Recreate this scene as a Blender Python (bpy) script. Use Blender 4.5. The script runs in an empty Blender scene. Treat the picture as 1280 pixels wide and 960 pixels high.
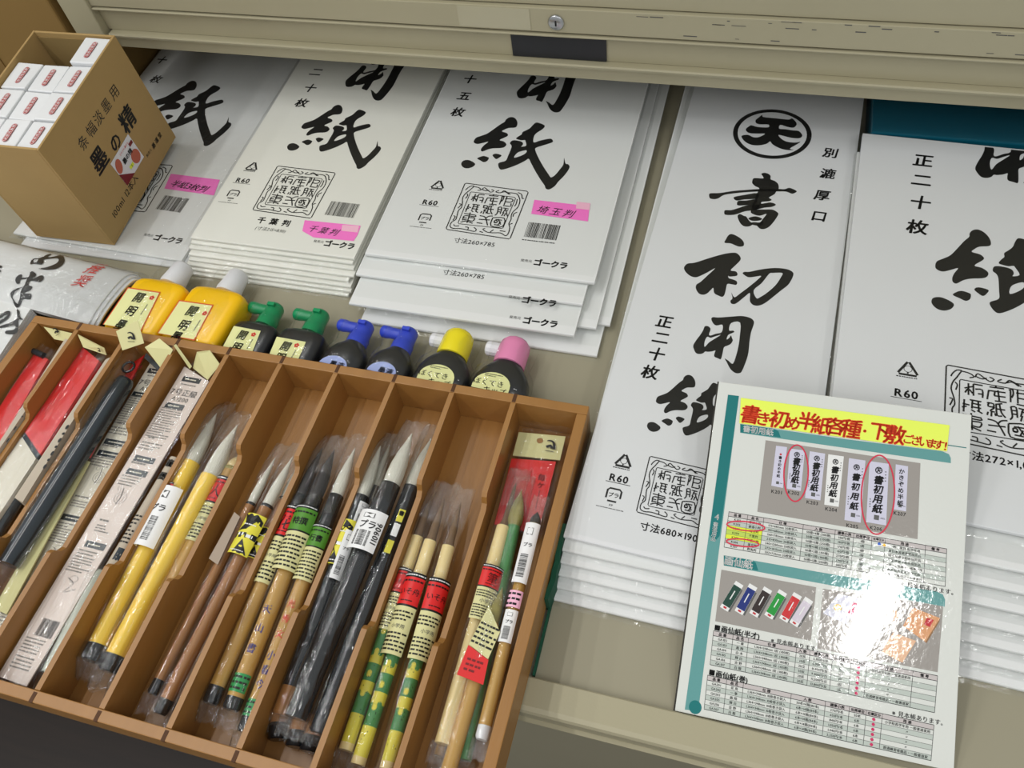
import bpy, math, random
from mathutils import Vector, Matrix, noise
from mathutils.geometry import tessellate_polygon
random.seed(7)
SC = bpy.context.scene
COL = SC.collection
PI = math.pi
# ---------------------------------------------------------------- camera
H = 0.69352                      # lens height above the drawer floor
FPX = 1050.04
RC = Matrix(((0.9606271, -0.1528966, 0.2319875), (0.2545961, 0.8187342, -0.5146408), (-0.1112493, 0.5534410, 0.8254252)))
CAM = Vector((0, 0, H))
cd = bpy.data.cameras.new('camera'); cam = bpy.data.objects.new('camera', cd); COL.objects.link(cam)
cam.matrix_world = Matrix.Translation(CAM) @ RC.to_4x4()
cd.sensor_fit = 'HORIZONTAL'; cd.sensor_width = 36; cd.lens = 36 * FPX / 1280; cd.clip_start = .01; cd.clip_end = 50
SC.camera = cam
# ---------------------------------------------------------------- world, lamps, exposure
w = bpy.data.worlds.new('world'); SC.world = w; w.use_nodes = True
w.node_tree.nodes['Background'].inputs[0].default_value = (.93, .96, .96, 1)
w.node_tree.nodes['Background'].inputs[1].default_value = .46
def lamp(name, loc, sx, sy, power, rz=0, col=(1, .99, .965)):
    l = bpy.data.lights.new(name, 'AREA'); power *= .84; l.shape = 'RECTANGLE'; l.size = sx; l.size_y = sy; l.energy = power; l.color = col
    o = bpy.data.objects.new(name, l); COL.objects.link(o); o.location = loc; o.rotation_euler = (0, 0, rz)
lamp('ceiling_tube_light', (.585, -.17, 2.03), .075, .27, 4.5, -.30)
lamp('ceiling_tube_light', (-.15, -2.2, 2.0), .08, 2.4, 19)
lamp('ceiling_tube_light', (-1.35, -.9, 2.0), .08, 2.4, 19)
lamp('ceiling_tube_light', (-2.6, -.4, 2.0), .08, 2.4, 12)
lamp('ceiling_tube_light', (1.5, -1.4, 2.0), .08, 2.4, 19)
lamp('ceiling_tube_light', (-1.05, .9, 2.0), .05, 1.5, 12)
lamp('ceiling_tube_light', (-1.95, .9, 2.0), .05, 1.5, 12)
lamp('ceiling_tube_light', (-1.5, 1.9, 2.1), 1.6, .05, 6)
lamp('ceiling_tube_light', (.5, 2.6, 2.1), 1.2, .06, 5)
vs = SC.view_settings; vs.view_transform = 'Standard'; vs.look = 'None'; vs.gamma = 1; vs.use_curve_mapping = False; vs.exposure = 0.0
try:
    SC.cycles.transparent_max_bounces = 32; SC.cycles.max_bounces = 8; SC.cycles.caustics_reflective = False; SC.cycles.caustics_refractive = False
except Exception: pass
# ---------------------------------------------------------------- materials
def lin(c):
    return tuple((v/255/12.92 if v/255 <= .04045 else ((v/255+.055)/1.055)**2.4) for v in c) + (1,)
MATS = {}
def mat(name, rgb, rough=.6, metal=0, var=.06, vscale=30, bump=0, bscale=200, spec=.4, coat=0, stretch=None, trans=0, rgb2=None, det=3):
    if name in MATS: return MATS[name]
    m = bpy.data.materials.new(name); m.use_nodes = True; n = m.node_tree.nodes; L = m.node_tree.links
    b = n['Principled BSDF']; c = lin(rgb)
    b.inputs['Roughness'].default_value = rough; b.inputs['Metallic'].default_value = metal
    b.inputs['Specular IOR Level'].default_value = spec; b.inputs['Coat Weight'].default_value = coat
    b.inputs['Transmission Weight'].default_value = trans
    tc = n.new('ShaderNodeTexCoord'); mp = n.new('ShaderNodeMapping'); L.new(tc.outputs['Object'], mp.inputs[0])
    if stretch: mp.inputs['Scale'].default_value = stretch
    nz = n.new('ShaderNodeTexNoise'); nz.inputs['Scale'].default_value = vscale; nz.inputs['Detail'].default_value = det; L.new(mp.outputs[0], nz.inputs[0])
    mx = n.new('ShaderNodeMix'); mx.data_type = 'RGBA'
    c2 = lin(rgb2) if rgb2 else tuple(v*(1-2*var) for v in c[:3]) + (1,)
    c1 = c if rgb2 else tuple(min(1, v*(1+var)) for v in c[:3]) + (1,)
    mx.inputs[6].default_value = c1; mx.inputs[7].default_value = c2
    L.new(nz.outputs[0], mx.inputs[0]); L.new(mx.outputs[2], b.inputs['Base Color'])
    if bump:
        n2 = n.new('ShaderNodeTexNoise'); n2.inputs['Scale'].default_value = bscale; n2.inputs['Detail'].default_value = 4; L.new(mp.outputs[0], n2.inputs[0])
        bp = n.new('ShaderNodeBump'); bp.inputs['Strength'].default_value = bump; bp.inputs['Distance'].default_value = .002
        L.new(n2.outputs[0], bp.inputs['Height']); L.new(bp.outputs[0], b.inputs['Normal'])
    MATS[name] = m; return m
def film(name, bump=.6, bscale=40, base=.04, gain=1.0, haze=0.0, rough=.12, stretch=(1, 1, 1), tint=(.985, .99, .985), dist=.004, det=4):
    if name in MATS: return MATS[name]
    m = bpy.data.materials.new(name); m.use_nodes = True; n = m.node_tree.nodes; L = m.node_tree.links; n.clear()
    out = n.new('ShaderNodeOutputMaterial'); tr = n.new('ShaderNodeBsdfTransparent'); tr.inputs[0].default_value = (*tint, 1)
    gl = n.new('ShaderNodeBsdfGlossy'); gl.inputs['Roughness'].default_value = rough
    tc = n.new('ShaderNodeTexCoord'); mp = n.new('ShaderNodeMapping'); mp.inputs['Scale'].default_value = stretch; L.new(tc.outputs['Object'], mp.inputs[0])
    nz = n.new('ShaderNodeTexNoise'); nz.inputs['Scale'].default_value = bscale; nz.inputs['Detail'].default_value = det; nz.inputs['Distortion'].default_value = .8; L.new(mp.outputs[0], nz.inputs[0])
    bp = n.new('ShaderNodeBump'); bp.inputs['Strength'].default_value = bump; bp.inputs['Distance'].default_value = dist; L.new(nz.outputs[0], bp.inputs['Height'])
    fw = n.new('ShaderNodeLayerWeight'); fw.inputs[0].default_value = .5; fr = n.new('ShaderNodeMath'); fr.operation = 'POWER'; L.new(fw.outputs['Facing'], fr.inputs[0]); fr.inputs[1].default_value = 4.0; base += .035; L.new(bp.outputs[0], gl.inputs['Normal'])
    ma = n.new('ShaderNodeMath'); ma.operation = 'MULTIPLY_ADD'; ma.inputs[1].default_value = gain; ma.inputs[2].default_value = base; ma.use_clamp = True; L.new(fr.outputs[0], ma.inputs[0])
    mx = n.new('ShaderNodeMixShader'); L.new(ma.outputs[0], mx.inputs[0]); L.new(tr.outputs[0], mx.inputs[1]); L.new(gl.outputs[0], mx.inputs[2])
    last = mx
    if haze:
        df = n.new('ShaderNodeBsdfDiffuse'); df.inputs[0].default_value = (.85, .85, .85, 1)
        m2 = n.new('ShaderNodeMixShader'); m2.inputs[0].default_value = haze; L.new(mx.outputs[0], m2.inputs[1]); L.new(df.outputs[0], m2.inputs[2]); last = m2
    L.new(last.outputs[0], out.inputs[0]); MATS[name] = m; return m
M = dict(
    steel=mat('beige_enamel_steel', (176, 169, 142), .42, var=.04, vscale=6, bump=.05, bscale=300, rgb2=(166, 159, 132)),
    steel_d=mat('beige_enamel_shelf', (158, 152, 131), .5, var=.04, vscale=5, rgb2=(150, 144, 122)),
    dark=mat('dark_gap', (26, 24, 22), .8), black_panel=mat('black_plastic_strip', (38, 39, 43), .45),
    chrome=mat('brushed_metal_lock', (190, 192, 195), .3, 1), keyhole=mat('keyhole', (20, 20, 20), .6),
    floor=mat('dark_floor', (42, 30, 24), .5, var=.3, vscale=8, stretch=(1, 12, 1), rgb2=(24, 17, 14)),
    cardboard=mat('cardboard', (178, 148, 96), .85, var=.05, vscale=14, bump=.12, bscale=120, rgb2=(168, 139, 90)),
    cardboard_in=mat('cardboard_inside', (146, 122, 76), .9, var=.05, vscale=14),
    cardboard_big=mat('large_cardboard', (146, 116, 66), .85, var=.08, vscale=5, rgb2=(134, 106, 58)),
    paper=mat('white_paper', (226, 227, 226), .65, var=.012, vscale=12, bump=.04, bscale=60),
    cream_paper=mat('cream_paper', (230, 229, 221), .7, var=.015, vscale=12, bump=.05, bscale=80),
    grey_paper=mat('cool_white_paper', (224, 225, 227), .6, var=.015, vscale=10),
    ink=mat('black_print_ink', (16, 16, 15), .4, var=.02), softink=mat('soft_grey_ink', (132, 128, 122), .5, var=.02), red=mat('red_print_ink', (214, 40, 36), .5, var=.03),
    greyink=mat('grey_print_ink', (86, 86, 84), .5, var=.02),
    pink=mat('pink_sticker', (255, 122, 208), .5, var=.03), pink2=mat('pale_pink_sticker', (250, 190, 215), .4, var=.02),
    wood=mat('varnished_wood', (166, 119, 62), .36, var=.08, vscale=9, stretch=(8, 1, 8), bump=.06, bscale=90, rgb2=(146, 102, 51), spec=.5),
    wood_top=mat('varnished_wood_edge', (186, 134, 80), .36, var=.08, vscale=9, stretch=(8, 1, 8), rgb2=(166, 113, 62), spec=.5),
    carton=mat('white_carton', (228, 230, 232), .45, var=.02, vscale=40, bump=.15, bscale=60),
    pill=mat('brick_red_print', (176, 36, 36), .5), whiteink=mat('white_print', (240, 240, 240), .5, var=.01),
    yellow=mat('yellow_bottle_plastic', (250, 196, 12), .3, var=.03, spec=.5, bump=.1, bscale=40),
    whitecap=mat('milky_white_plastic', (226, 226, 230), .35, var=.02), label=mat('pale_lime_label', (226, 226, 160), .45, var=.02),
    orange=mat('orange_red_border', (216, 84, 30), .5), blackp=mat('black_bottle_plastic', (34, 35, 38), .28, var=.05, bump=.25, bscale=45, spec=.6),
    green=mat('green_cap_plastic', (14, 142, 88), .3, var=.04, bump=.15, bscale=60), blue=mat('blue_cap_plastic', (52, 74, 200), .35, var=.04, bump=.15, bscale=60),
    lblue=mat('pale_blue_label', (158, 172, 222), .4), ycap=mat('lemon_cap_plastic', (240, 222, 40), .25, var=.02), pcap=mat('pink_cap_plastic', (228, 138, 180), .25, var=.02),
    teal_d=mat('dark_teal_print', (0, 116, 116), .25, var=.01, spec=.5), teal_l=mat('soft_teal_print', (92, 152, 150), .25, var=.01), greycell=mat('grey_green_cell', (192, 200, 192), .25, var=.01),
    head=mat('table_header_print', (200, 192, 190), .25, var=.01), photo=mat('photo_backdrop_print', (160, 154, 148), .2, var=.03, vscale=4), strip=mat('strip_print', (206, 206, 224), .2, var=.01),
    board=mat('glossy_card', (220, 222, 216), .08, var=.006, vscale=5, bump=.07, bscale=230, spec=.7, coat=.4),
    board_edge=mat('card_edge', (60, 58, 52), .7), tape=mat('fluorescent_yellow_tape', (234, 250, 96), .4, var=.01), hand=mat('red_marker', (238, 70, 30), .5, var=.03), ring=mat('red_pen', (214, 44, 74), .4),
    lime=mat('highlighter_yellow', (226, 240, 60), .4), lime2=mat('highlighter_green', (190, 214, 90), .4),
    teal=mat('dark_teal_sheet', (12, 96, 118), .3, var=.05, vscale=6, spec=.5), greenfelt=mat('green_felt', (24, 84, 62), .9, var=.2, vscale=60, bump=.4, bscale=300),
    hair=mat('white_goat_hair', (222, 220, 206), .6, var=.08, vscale=60, stretch=(14, 1, 14), bump=.5, bscale=120), hair_b=mat('brown_hair', (120, 92, 62), .6, var=.2, vscale=60, stretch=(14, 1, 14)),
    hair_d=mat('dark_hair', (48, 44, 42), .6, var=.2, vscale=60), hair_o=mat('olive_hair', (156, 146, 78), .7, var=.2, vscale=80, bump=.5, bscale=200),
    yshaft=mat('yellow_lacquer', (248, 208, 70), .28, var=.05, vscale=10, coat=.3), bamboo=mat('bamboo', (206, 164, 84), .35, var=.1, vscale=14, stretch=(10, 1, 10), rgb2=(178, 134, 66)),
    brown=mat('brown_shaft', (160, 110, 60), .4, var=.1, vscale=14, stretch=(10, 1, 10)), blackl=mat('black_lacquer', (26, 29, 32), .22, var=.05, coat=.4),
    cream=mat('cream_shaft', (236, 212, 150), .4, var=.04, vscale=12), gspot=mat('green_spots', (72, 140, 76), .4, var=.1), yspot=mat('yellow_paint', (226, 212, 70), .4, var=.05),
    redcard=mat('red_card', (220, 36, 36), .4, var=.03), ivory_pinklit=mat('ivory_card_pink_reflection', (226, 212, 204), .5, var=.02), ivory=mat('ivory_card', (222, 216, 200), .55, var=.02),
    creamtag=mat('cream_tag', (218, 213, 156), .5, var=.02), kraft=mat('grey_beige_card_edge', (188, 176, 158), .7, var=.05), slate=mat('dark_slate_plastic', (44, 52, 58), .2, var=.15, vscale=20, coat=.6),
    greenl=mat('green_label', (82, 142, 44), .45, var=.03), tagy=mat('yellow_label', (232, 222, 70), .4), sprout=mat('green_foil', (40, 160, 84), .3), indigo=mat('violet_ink', (60, 56, 130), .5), blush=mat('terracotta_print', (190, 100, 76), .5), maroon=mat('maroon_print', (120, 26, 30), .5),
)
M['bag'] = film('clear_bag', .6, 26, -.015, .6, .008, .08)
M['bag1'] = film('wrinkled_clear_bag', 1.0, 60, .03, .9, .01, .06, dist=.004)
M['sleeve'] = film('clear_sleeve', 1.0, 110, .02, .7, .008, .05, stretch=(1, .14, 1), dist=.0045, det=2)
M['wrap'] = film('shrink_wrap', 1.0, 55, -.005, .5, .0, .06, dist=.004, det=2)
M['crinkle'] = film('crinkled_sleeve_end', 1.0, 190, .05, .9, .035, .06, stretch=(1, .5, 1), dist=.004, det=2)
# ---------------------------------------------------------------- pixel -> world helpers
def ray(px, py): return RC @ Vector(((px-640)/FPX, -(py-480)/FPX, -1))
def at(px, py, z):
    d = ray(px, py); return CAM + d * ((z-H)/d.z)
def rz(a): return Matrix.Rotation(a, 3, 'Z')
def rx(a): return Matrix.Rotation(a, 3, 'X')
def ry(a): return Matrix.Rotation(a, 3, 'Y')
class Frame:
    def __init__(s, o, U, V):
        s.o = Vector(o); s.U = Vector(U).normalized(); s.V = Vector(V).normalized(); s.N = s.U.cross(s.V)
    def pt(s, u, v, l=0): return s.o + s.U*u + s.V*v + s.N*l
    def px(s, x, y):
        d = ray(x, y); t = ((s.o-CAM).dot(s.N))/d.dot(s.N); q = CAM + d*t - s.o
        return Vector((q.dot(s.U), q.dot(s.V)))
class CylFrame(Frame):            # u runs round a cylinder of radius r about the axis V
    def __init__(s, o, U, V, r): super().__init__(o, U, V); s.r = r; s.maxe = r*.6
    def pt(s, u, v, l=0):
        a = u/s.r; return s.o + s.V*v + s.U*((s.r+l)*math.sin(a)) + s.N*((s.r+l)*math.cos(a)-s.r)
# ---------------------------------------------------------------- mesh builder
class MB:
    def __init__(s): s.v = []; s.f = []; s.m = []; s.mats = []; s.sm = []
    def mi(s, m):
        if m not in s.mats: s.mats.append(m)
        return s.mats.index(m)
    def add(s, vs, fs, m, smooth=False):
        b = len(s.v); k = s.mi(m); s.v += [Vector(v) for v in vs]
        for f in fs: s.f.append([b+i for i in f]); s.m.append(k); s.sm.append(smooth)
        return s
    def hexa(s, lo, hi, m):           # lo, hi: four corners each, same order
        return s.add(list(lo)+list(hi), [(3, 2, 1, 0), (4, 5, 6, 7), (0, 1, 5, 4), (1, 2, 6, 5), (2, 3, 7, 6), (3, 0, 4, 7)], m)
    def box(s, a, b, m, T=None):
        x0, y0, z0 = a; x1, y1, z1 = b
        lo = [Vector(p) for p in ((x0, y0, z0), (x1, y0, z0), (x1, y1, z0), (x0, y1, z0))]
        hi = [Vector((p.x, p.y, z1)) for p in lo]
        if T: lo = [T(p) for p in lo]; hi = [T(p) for p in hi]
        return s.hexa(lo, hi, m)
    def rings(s, rings, m, cap=True, smooth=True):
        n = len(rings[0]); vs = [p for r in rings for p in r]; fs = []
        for i in range(len(rings)-1):
            for j in range(n):
                k = (j+1) % n; fs.append((i*n+j, i*n+k, (i+1)*n+k, (i+1)*n+j))
        s.add(vs, fs, m, smooth)
        if cap:
            for r, rev in ((rings[0], 1), (rings[-1], 0)):
                s.add(r, [tuple(reversed(range(n))) if rev else tuple(range(n))], m, False)
        return s
    def lathe(s, A, D, prof, m, n=14, cap=True, flat=1.0, up=None, smooth=True):   # prof: (distance along D, radius)
        D = D.normalized(); U = (up or Vector((0, 0, 1))); X = D.cross(U).normalized(); Y = X.cross(D).normalized()
        return s.rings([[A + D*t + X*(r*math.cos(2*PI*j/n)) + Y*(r*flat*math.sin(2*PI*j/n)) for j in range(n)] for t, r in prof], m, cap, smooth)
    def grid(s, fn, nu, nv, m, smooth=True):
        vs = [fn(i/nu, j/nv) for j in range(nv+1) for i in range(nu+1)]
        fs = [(j*(nu+1)+i, j*(nu+1)+i+1, (j+1)*(nu+1)+i+1, (j+1)*(nu+1)+i) for j in range(nv) for i in range(nu)]
        return s.add(vs, fs, m, smooth)
    def make(s, name, parent=None, bevel=0):
        me = bpy.data.meshes.new(name); inv = parent.matrix_world.inverted() if parent else Matrix()
        base = None
        vs = s.v
        if parent is None:
            base = Vector((sum(v.x for v in vs)/len(vs), sum(v.y for v in vs)/len(vs), min(v.z for v in vs))); inv = Matrix.Translation(-base)
        me.from_pydata([inv @ v for v in vs], [], s.f); me.validate()
        for m in s.mats: me.materials.append(m)
        if len(me.polygons) == len(s.f):
            for p, k, sm in zip(me.polygons, s.m, s.sm): p.material_index = k; p.use_smooth = sm
        o = bpy.data.objects.new(name, me); COL.objects.link(o)
        if parent: o.parent = parent; o.matrix_world = parent.matrix_world.copy()
        else: o.location = base; o.matrix_world = Matrix.Translation(base)
        if bevel:
            b = o.modifiers.new('bevel', 'BEVEL'); b.width = bevel; b.segments = 2; b.limit_method = 'ANGLE'; b.angle_limit = .7
        return o
def tag(o, label, cat, group=None):
    o['label'] = label; o['category'] = cat
    if group: o['group'] = group
    return o
def thing(name, label, cat, loc, group=None):
    o = bpy.data.objects.new(name, None); COL.objects.link(o); o.empty_display_size = .02
    o.location = Vector(loc); o.matrix_world = Matrix.Translation(Vector(loc)); return tag(o, label, cat, group)
# ---------------------------------------------------------------- printing
FC = bpy.data.curves.new('font_probe', 'FONT'); FC.resolution_u = 2; FO = bpy.data.objects.new('font_probe', FC)
GC = {}
def glyph(ch, bold):
    k = ch
    if k in GC: return GC[k]
    FC.body = ch; FC.offset = 0; FC.resolution_u = 2
    me = bpy.data.meshes.new_from_object(FO)
    vs = [(v.co.x, v.co.y) for v in me.vertices]; fs = [tuple(p.vertices) for p in me.polygons]; bpy.data.meshes.remove(me)
    adv = 1.0 if ord(ch) > 0x2E00 or ch in '■※' else ((max(v[0] for v in vs)+.07) if vs else .3)
    GC[k] = (vs, fs, adv); return GC[k]
def cat_rom(pts, n=3, closed=True):
    P = [Vector(p) for p in pts]; out = []; N = len(P)
    for i in range(N if closed else N-1):
        p0 = P[(i-1) % N] if closed or i > 0 else P[i]; p1 = P[i]; p2 = P[(i+1) % N]; p3 = P[(i+2) % N] if closed or i+2 < N else p2
        for k in range(n):
            t = k/n; out.append(.5*((2*p1)+(p2-p0)*t+(2*p0-5*p1+4*p2-p3)*t*t+(3*p1-p0-3*p2+p3)*t**3))
    if not closed: out.append(P[-1])
    return out
class Print:
    def __init__(s, frame): s.f = frame; s.b = MB()
    def poly(s, uv, m, lift=.00015, holes=()):
        loops = [[Vector((p[0], p[1], 0)) for p in uv]] + [[Vector((p[0], p[1], 0)) for p in h] for h in holes]
        flat = [p for l in loops for p in l]; tris = tessellate_polygon(loops)
        out = []
        for t in tris:
            a, b, c = (flat[i] for i in t)
            out.append(t if (b-a).cross(c-a).z > 0 else (t[0], t[2], t[1]))
        me_ = getattr(s.f, 'maxe', 0)
        if me_:
            q = [(flat[a], flat[b_], flat[c]) for a, b_, c in out]; done = []
            while q:
                a, b_, c = q.pop(); e = max(((b_-a).length, 0), ((c-b_).length, 1), ((a-c).length, 2))
                if e[0] <= me_: done.append((a, b_, c)); continue
                if e[1] == 0: m_ = (a+b_)/2; q += [(a, m_, c), (m_, b_, c)]
                elif e[1] == 1: m_ = (b_+c)/2; q += [(a, b_, m_), (a, m_, c)]
                else: m_ = (c+a)/2; q += [(a, b_, m_), (m_, b_, c)]
            flat = [p for t in done for p in t]; out = [(3*i, 3*i+1, 3*i+2) for i in range(len(done))]
        s.b.add([s.f.pt(p.x, p.y, lift) for p in flat], out, m)
    def pxpoly(s, pts, m, lift=.00015, holes=(), smooth=0):
        q = [s.f.px(*p) for p in pts]; h = [[s.f.px(*p) for p in hh] for hh in holes]
        if smooth: q = cat_rom(q, smooth); h = [cat_rom(x, smooth) for x in h]
        s.poly(q, m, lift, h)
    def stroke(s, uv, wd, m, lift=.0002, smooth=3, closed=False):
        P = cat_rom(uv, smooth, closed) if smooth else [Vector(p) for p in uv]
        if closed: P = P + [P[0]]
        n = len(P); L = []
        for i in range(n):
            a = P[max(0, i-1)]; b = P[min(n-1, i+1)]; d = (b-a)
            if d.length < 1e-9: d = Vector((1, 0))
            d.normalize(); nn = Vector((-d.y, d.x)); ww = (wd if isinstance(wd, (int, float)) else wd(i/(n-1)))/2
            L.append((P[i]-nn*ww, P[i]+nn*ww))
        vs = [s.f.pt(q.x, q.y, lift) for pr in L for q in pr]
        s.b.add(vs, [(2*i, 2*i+2, 2*i+3, 2*i+1) for i in range(n-1)], m)
    def ell(s, c, rx_, ry_, m, lift=.00015, a=0, n=20, hole=None):
        pts = [(c[0]+rx_*math.cos(t)*math.cos(a)-ry_*math.sin(t)*math.sin(a), c[1]+rx_*math.cos(t)*math.sin(a)+ry_*math.sin(t)*math.cos(a)) for t in (2*PI*i/n for i in range(n))]
        if hole: s.stroke(pts, hole, m, lift, 0, True)
        else: s.poly(pts, m, lift)
    def text(s, t, c, size, m, bold=0, rot=0, sx=1, lift=.0002, align='c', sp=1, slant=0):
        w_ = sum(glyph(ch, bold)[2] for ch in t)*sp; x = {'c': -w_/2, 'l': 0, 'r': -w_}[align]; cr, sr = math.cos(rot), math.sin(rot)
        for ch in t:
            vs, fs, adv = glyph(ch, bold)
            for qx, qy in (((-1, -.5), (1, .5), (-.5, 1), (.5, -1)) if bold > .015 else (((-.8, 0), (.8, 0)) if bold > .005 else ((0, 0),))):
                P = []
                for (a, b) in vs:
                    X = (a+qx*bold*.9+x+slant*b)*size*sx; Y = (b+qy*bold*.9-.38)*size; P.append(s.f.pt(c[0]+X*cr-Y*sr, c[1]+X*sr+Y*cr, lift))
                s.b.add(P, fs, m)
            x += adv*sp
    def brush(s, t, c, size, m, rot=0, lift=.0002, slant=.12):   # brushed look: two weights laid askew
        s.text(t, c, size, m, .024, rot, lift=lift, slant=slant); s.text(t, (c[0]+size*.02, c[1]-size*.015), size*.98, m, .012, rot+.03, lift=lift+.00002, slant=slant)
    def rect(s, c, w_, h_, m, lift=.00015, rot=0):
        cr, sr = math.cos(rot), math.sin(rot)
        s.poly([(c[0]+x*cr-y*sr, c[1]+x*sr+y*cr) for x, y in ((-w_/2, -h_/2), (w_/2, -h_/2), (w_/2, h_/2), (-w_/2, h_/2))], m, lift)
    def bars(s, c, w_, h_, m, lift=.0002, rot=0, seed=1):
        r = random.Random(seed); x = -w_/2; cr, sr = math.cos(rot), math.sin(rot)
        while x < w_/2:
            b = w_*r.choice((.012, .02, .032)); s.rect((c[0]+(x+b/2)*cr, c[1]+(x+b/2)*sr), b, h_, m, lift, rot); x += b + w_*r.choice((.012, .016, .026))
    def lines(s, c, w_, h_, n, m, lift=.0002, rot=0, seed=1, fill=.42):   # small unreadable print as rows of short dashes
        r = random.Random(seed); cr, sr = math.cos(rot), math.sin(rot)
        for i in range(n):
            y = h_/2 - (i+.5)*h_/n; x = -w_/2; end = w_/2*(1 if r.random() < .7 else r.uniform(.2, .9))
            while x < end:
                b = h_/n*r.uniform(.45, .8); s.rect((c[0]+x*cr-y*sr, c[1]+x*sr+y*cr), b, h_/n*fill, m, lift, rot); x += b*1.3
    def make(s, parent, name='print'): return s.b.make(name, parent) if s.b.v else None
def simil(a0, a1, b0, b1):
    A0, A1, B0, B1 = (complex(*p) for p in (a0, a1, b0, b1)); k = (B1-B0)/(A1-A0)
    def f(p):
        z = B0 + (complex(p[0], p[1])-A0)*k; return Vector((z.real, z.imag))
    f.k = abs(k); return f
def clipv(pts, vmax):
    out = []
    for i, p in enumerate(pts):
        q = pts[(i+1) % len(pts)]
        if p[1] <= vmax: out.append(p)
        if (p[1] <= vmax) != (q[1] <= vmax):
            t = (vmax-p[1])/(q[1]-p[1]); out.append(Vector((p[0]+(q[0]-p[0])*t, vmax)))
    return out
# brush-written characters, outlines traced as (x, y) on a local sheet
KAMI = (570, 140, 8.533, [
 ([(530,85),(560,62),(600,55),(635,72),(655,110),(650,150),(625,168),(560,172),(515,190),(490,208),(540,225),(555,250),(530,268),(465,300),(510,315),(538,345),(520,372),(480,385),(400,388),(340,400),(285,422),(265,410),(275,382),(305,350),(345,318),(290,330),(230,342),(195,330),(190,310),(215,275),(260,258),(330,232),(400,185),(470,135),(520,105)], []),
 ([(55,555),(75,522),(120,512),(160,522),(205,555),(175,588),(120,602),(75,590)], []),
 ([(225,497),(260,478),(300,470),(345,485),(350,497),(330,525),(295,536),(260,518)], []),
 ([(390,460),(425,445),(485,462),(465,485),(430,503),(405,485)], []),
 ([(855,113),(900,122),(940,140),(945,160),(915,190),(860,225),(832,262),(828,325),(900,305),(1000,285),(1030,300),(1032,320),(1000,335),(920,360),(850,385),(850,420),(880,490),(930,580),(990,670),(1015,698),(1060,670),(1110,610),(1145,560),(1153,490),(1168,550),(1195,558),(1212,585),(1195,625),(1150,685),(1090,745),(1060,785),(1020,815),(985,828),(955,815),(945,785),(900,720),(845,630),(800,545),(775,500),(740,520),(660,560),(570,595),(490,616),(460,600),(450,560),(465,540),(530,520),(555,470),(590,385),(590,355),(575,335),(600,305),(650,305),(700,318),(715,335),(710,355),(695,370),(748,360),(740,310),(732,300),(700,303),(665,295),(640,283),(670,258),(700,240),(710,215),(750,195),(790,172),(820,140)],
  [[(620,488),(650,440),(700,418),(750,410),(748,435),(700,465)]])])
SHO = (880, 210, 9.846, [
 ([(705,75),(740,60),(790,72),(820,100),(820,140),(870,160),(910,195),(920,235),(915,262),(890,290),(865,325),(800,365),(832,390),(800,410),(710,418),(705,445),(690,470),(650,512),(600,530),(575,545),(585,500),(600,455),(620,400),(640,340),(665,290),(680,250),(630,225),(595,190),(595,155),(620,125),(725,130),(725,105)], []),
 ([(62,340),(70,315),(110,310),(200,308),(350,285),(500,272),(680,260),(900,258),(990,262),(1045,245),(1100,262),(1142,290),(1085,318),(1010,292),(890,290),(700,290),(500,300),(300,322),(230,340),(180,372),(130,385),(75,375)], []),
 ([(362,368),(400,350),(500,332),(660,310),(660,375),(500,388),(400,402)], []),
 ([(405,440),(425,405),(520,402),(640,385),(630,445),(500,460),(420,462)], []),
 ([(248,545),(262,520),(330,520),(420,495),(520,462),(620,450),(720,440),(820,425),(885,452),(830,480),(740,490),(620,520),(500,535),(400,570),(330,580),(260,575)], []),
 ([(575,545),(640,515),(740,512),(830,512),(880,530),(915,562),(900,600),(860,660),(800,725),(740,752),(690,748),(655,715),(650,700),(700,660),(730,620),(770,565),(690,588),(620,575)], []),
 ([(415,610),(420,578),(450,570),(490,590),(520,600),(560,655),(600,685),(575,712),(530,722),(480,712),(440,670)], []),
 ([(545,622),(590,602),(650,598),(715,625),(680,648),(590,650)], []),
 ([(570,690),(600,668),(680,672),(720,660),(720,700),(650,710)], [])])
HATSU = (850, 285, 8.533, [
 ([(475,158),(490,120),(515,80),(545,65),(590,78),(650,115),(680,155),(678,190),(640,200),(600,190),(540,165)], []),
 ([(42,430),(60,395),(90,378),(160,370),(300,325),(420,290),(510,270),(590,265),(630,290),(648,325),(635,355),(590,400),(540,452),(590,462),(612,485),(608,508),(580,515),(525,518),(515,505),(520,535),(560,548),(600,565),(610,590),(595,608),(555,602),(505,598),(490,650),(475,710),(450,735),(410,722),(365,695),(355,640),(330,660),(290,698),(245,713),(200,698),(170,650),(175,605),(220,575),(290,510),(375,430),(300,470),(220,510),(165,527),(110,512),(65,475)], []),
 ([(668,485),(690,468),(740,468),(850,445),(960,430),(1050,428),(1140,440),(1195,465),(1210,495),(1190,550),(1150,610),(1080,665),(1000,730),(930,785),(870,820),(815,830),(770,815),(745,775),(745,695),(700,725),(620,790),(580,812),(545,805),(538,775),(560,750),(548,690),(580,740),(640,700),(740,625),(830,550),(865,512),(800,520),(740,527),(705,515)],
  [[(785,665),(870,590),(950,490),(990,480),(1090,480),(1080,520),(1020,610),(930,690),(860,735),(815,750)]])])
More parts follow.
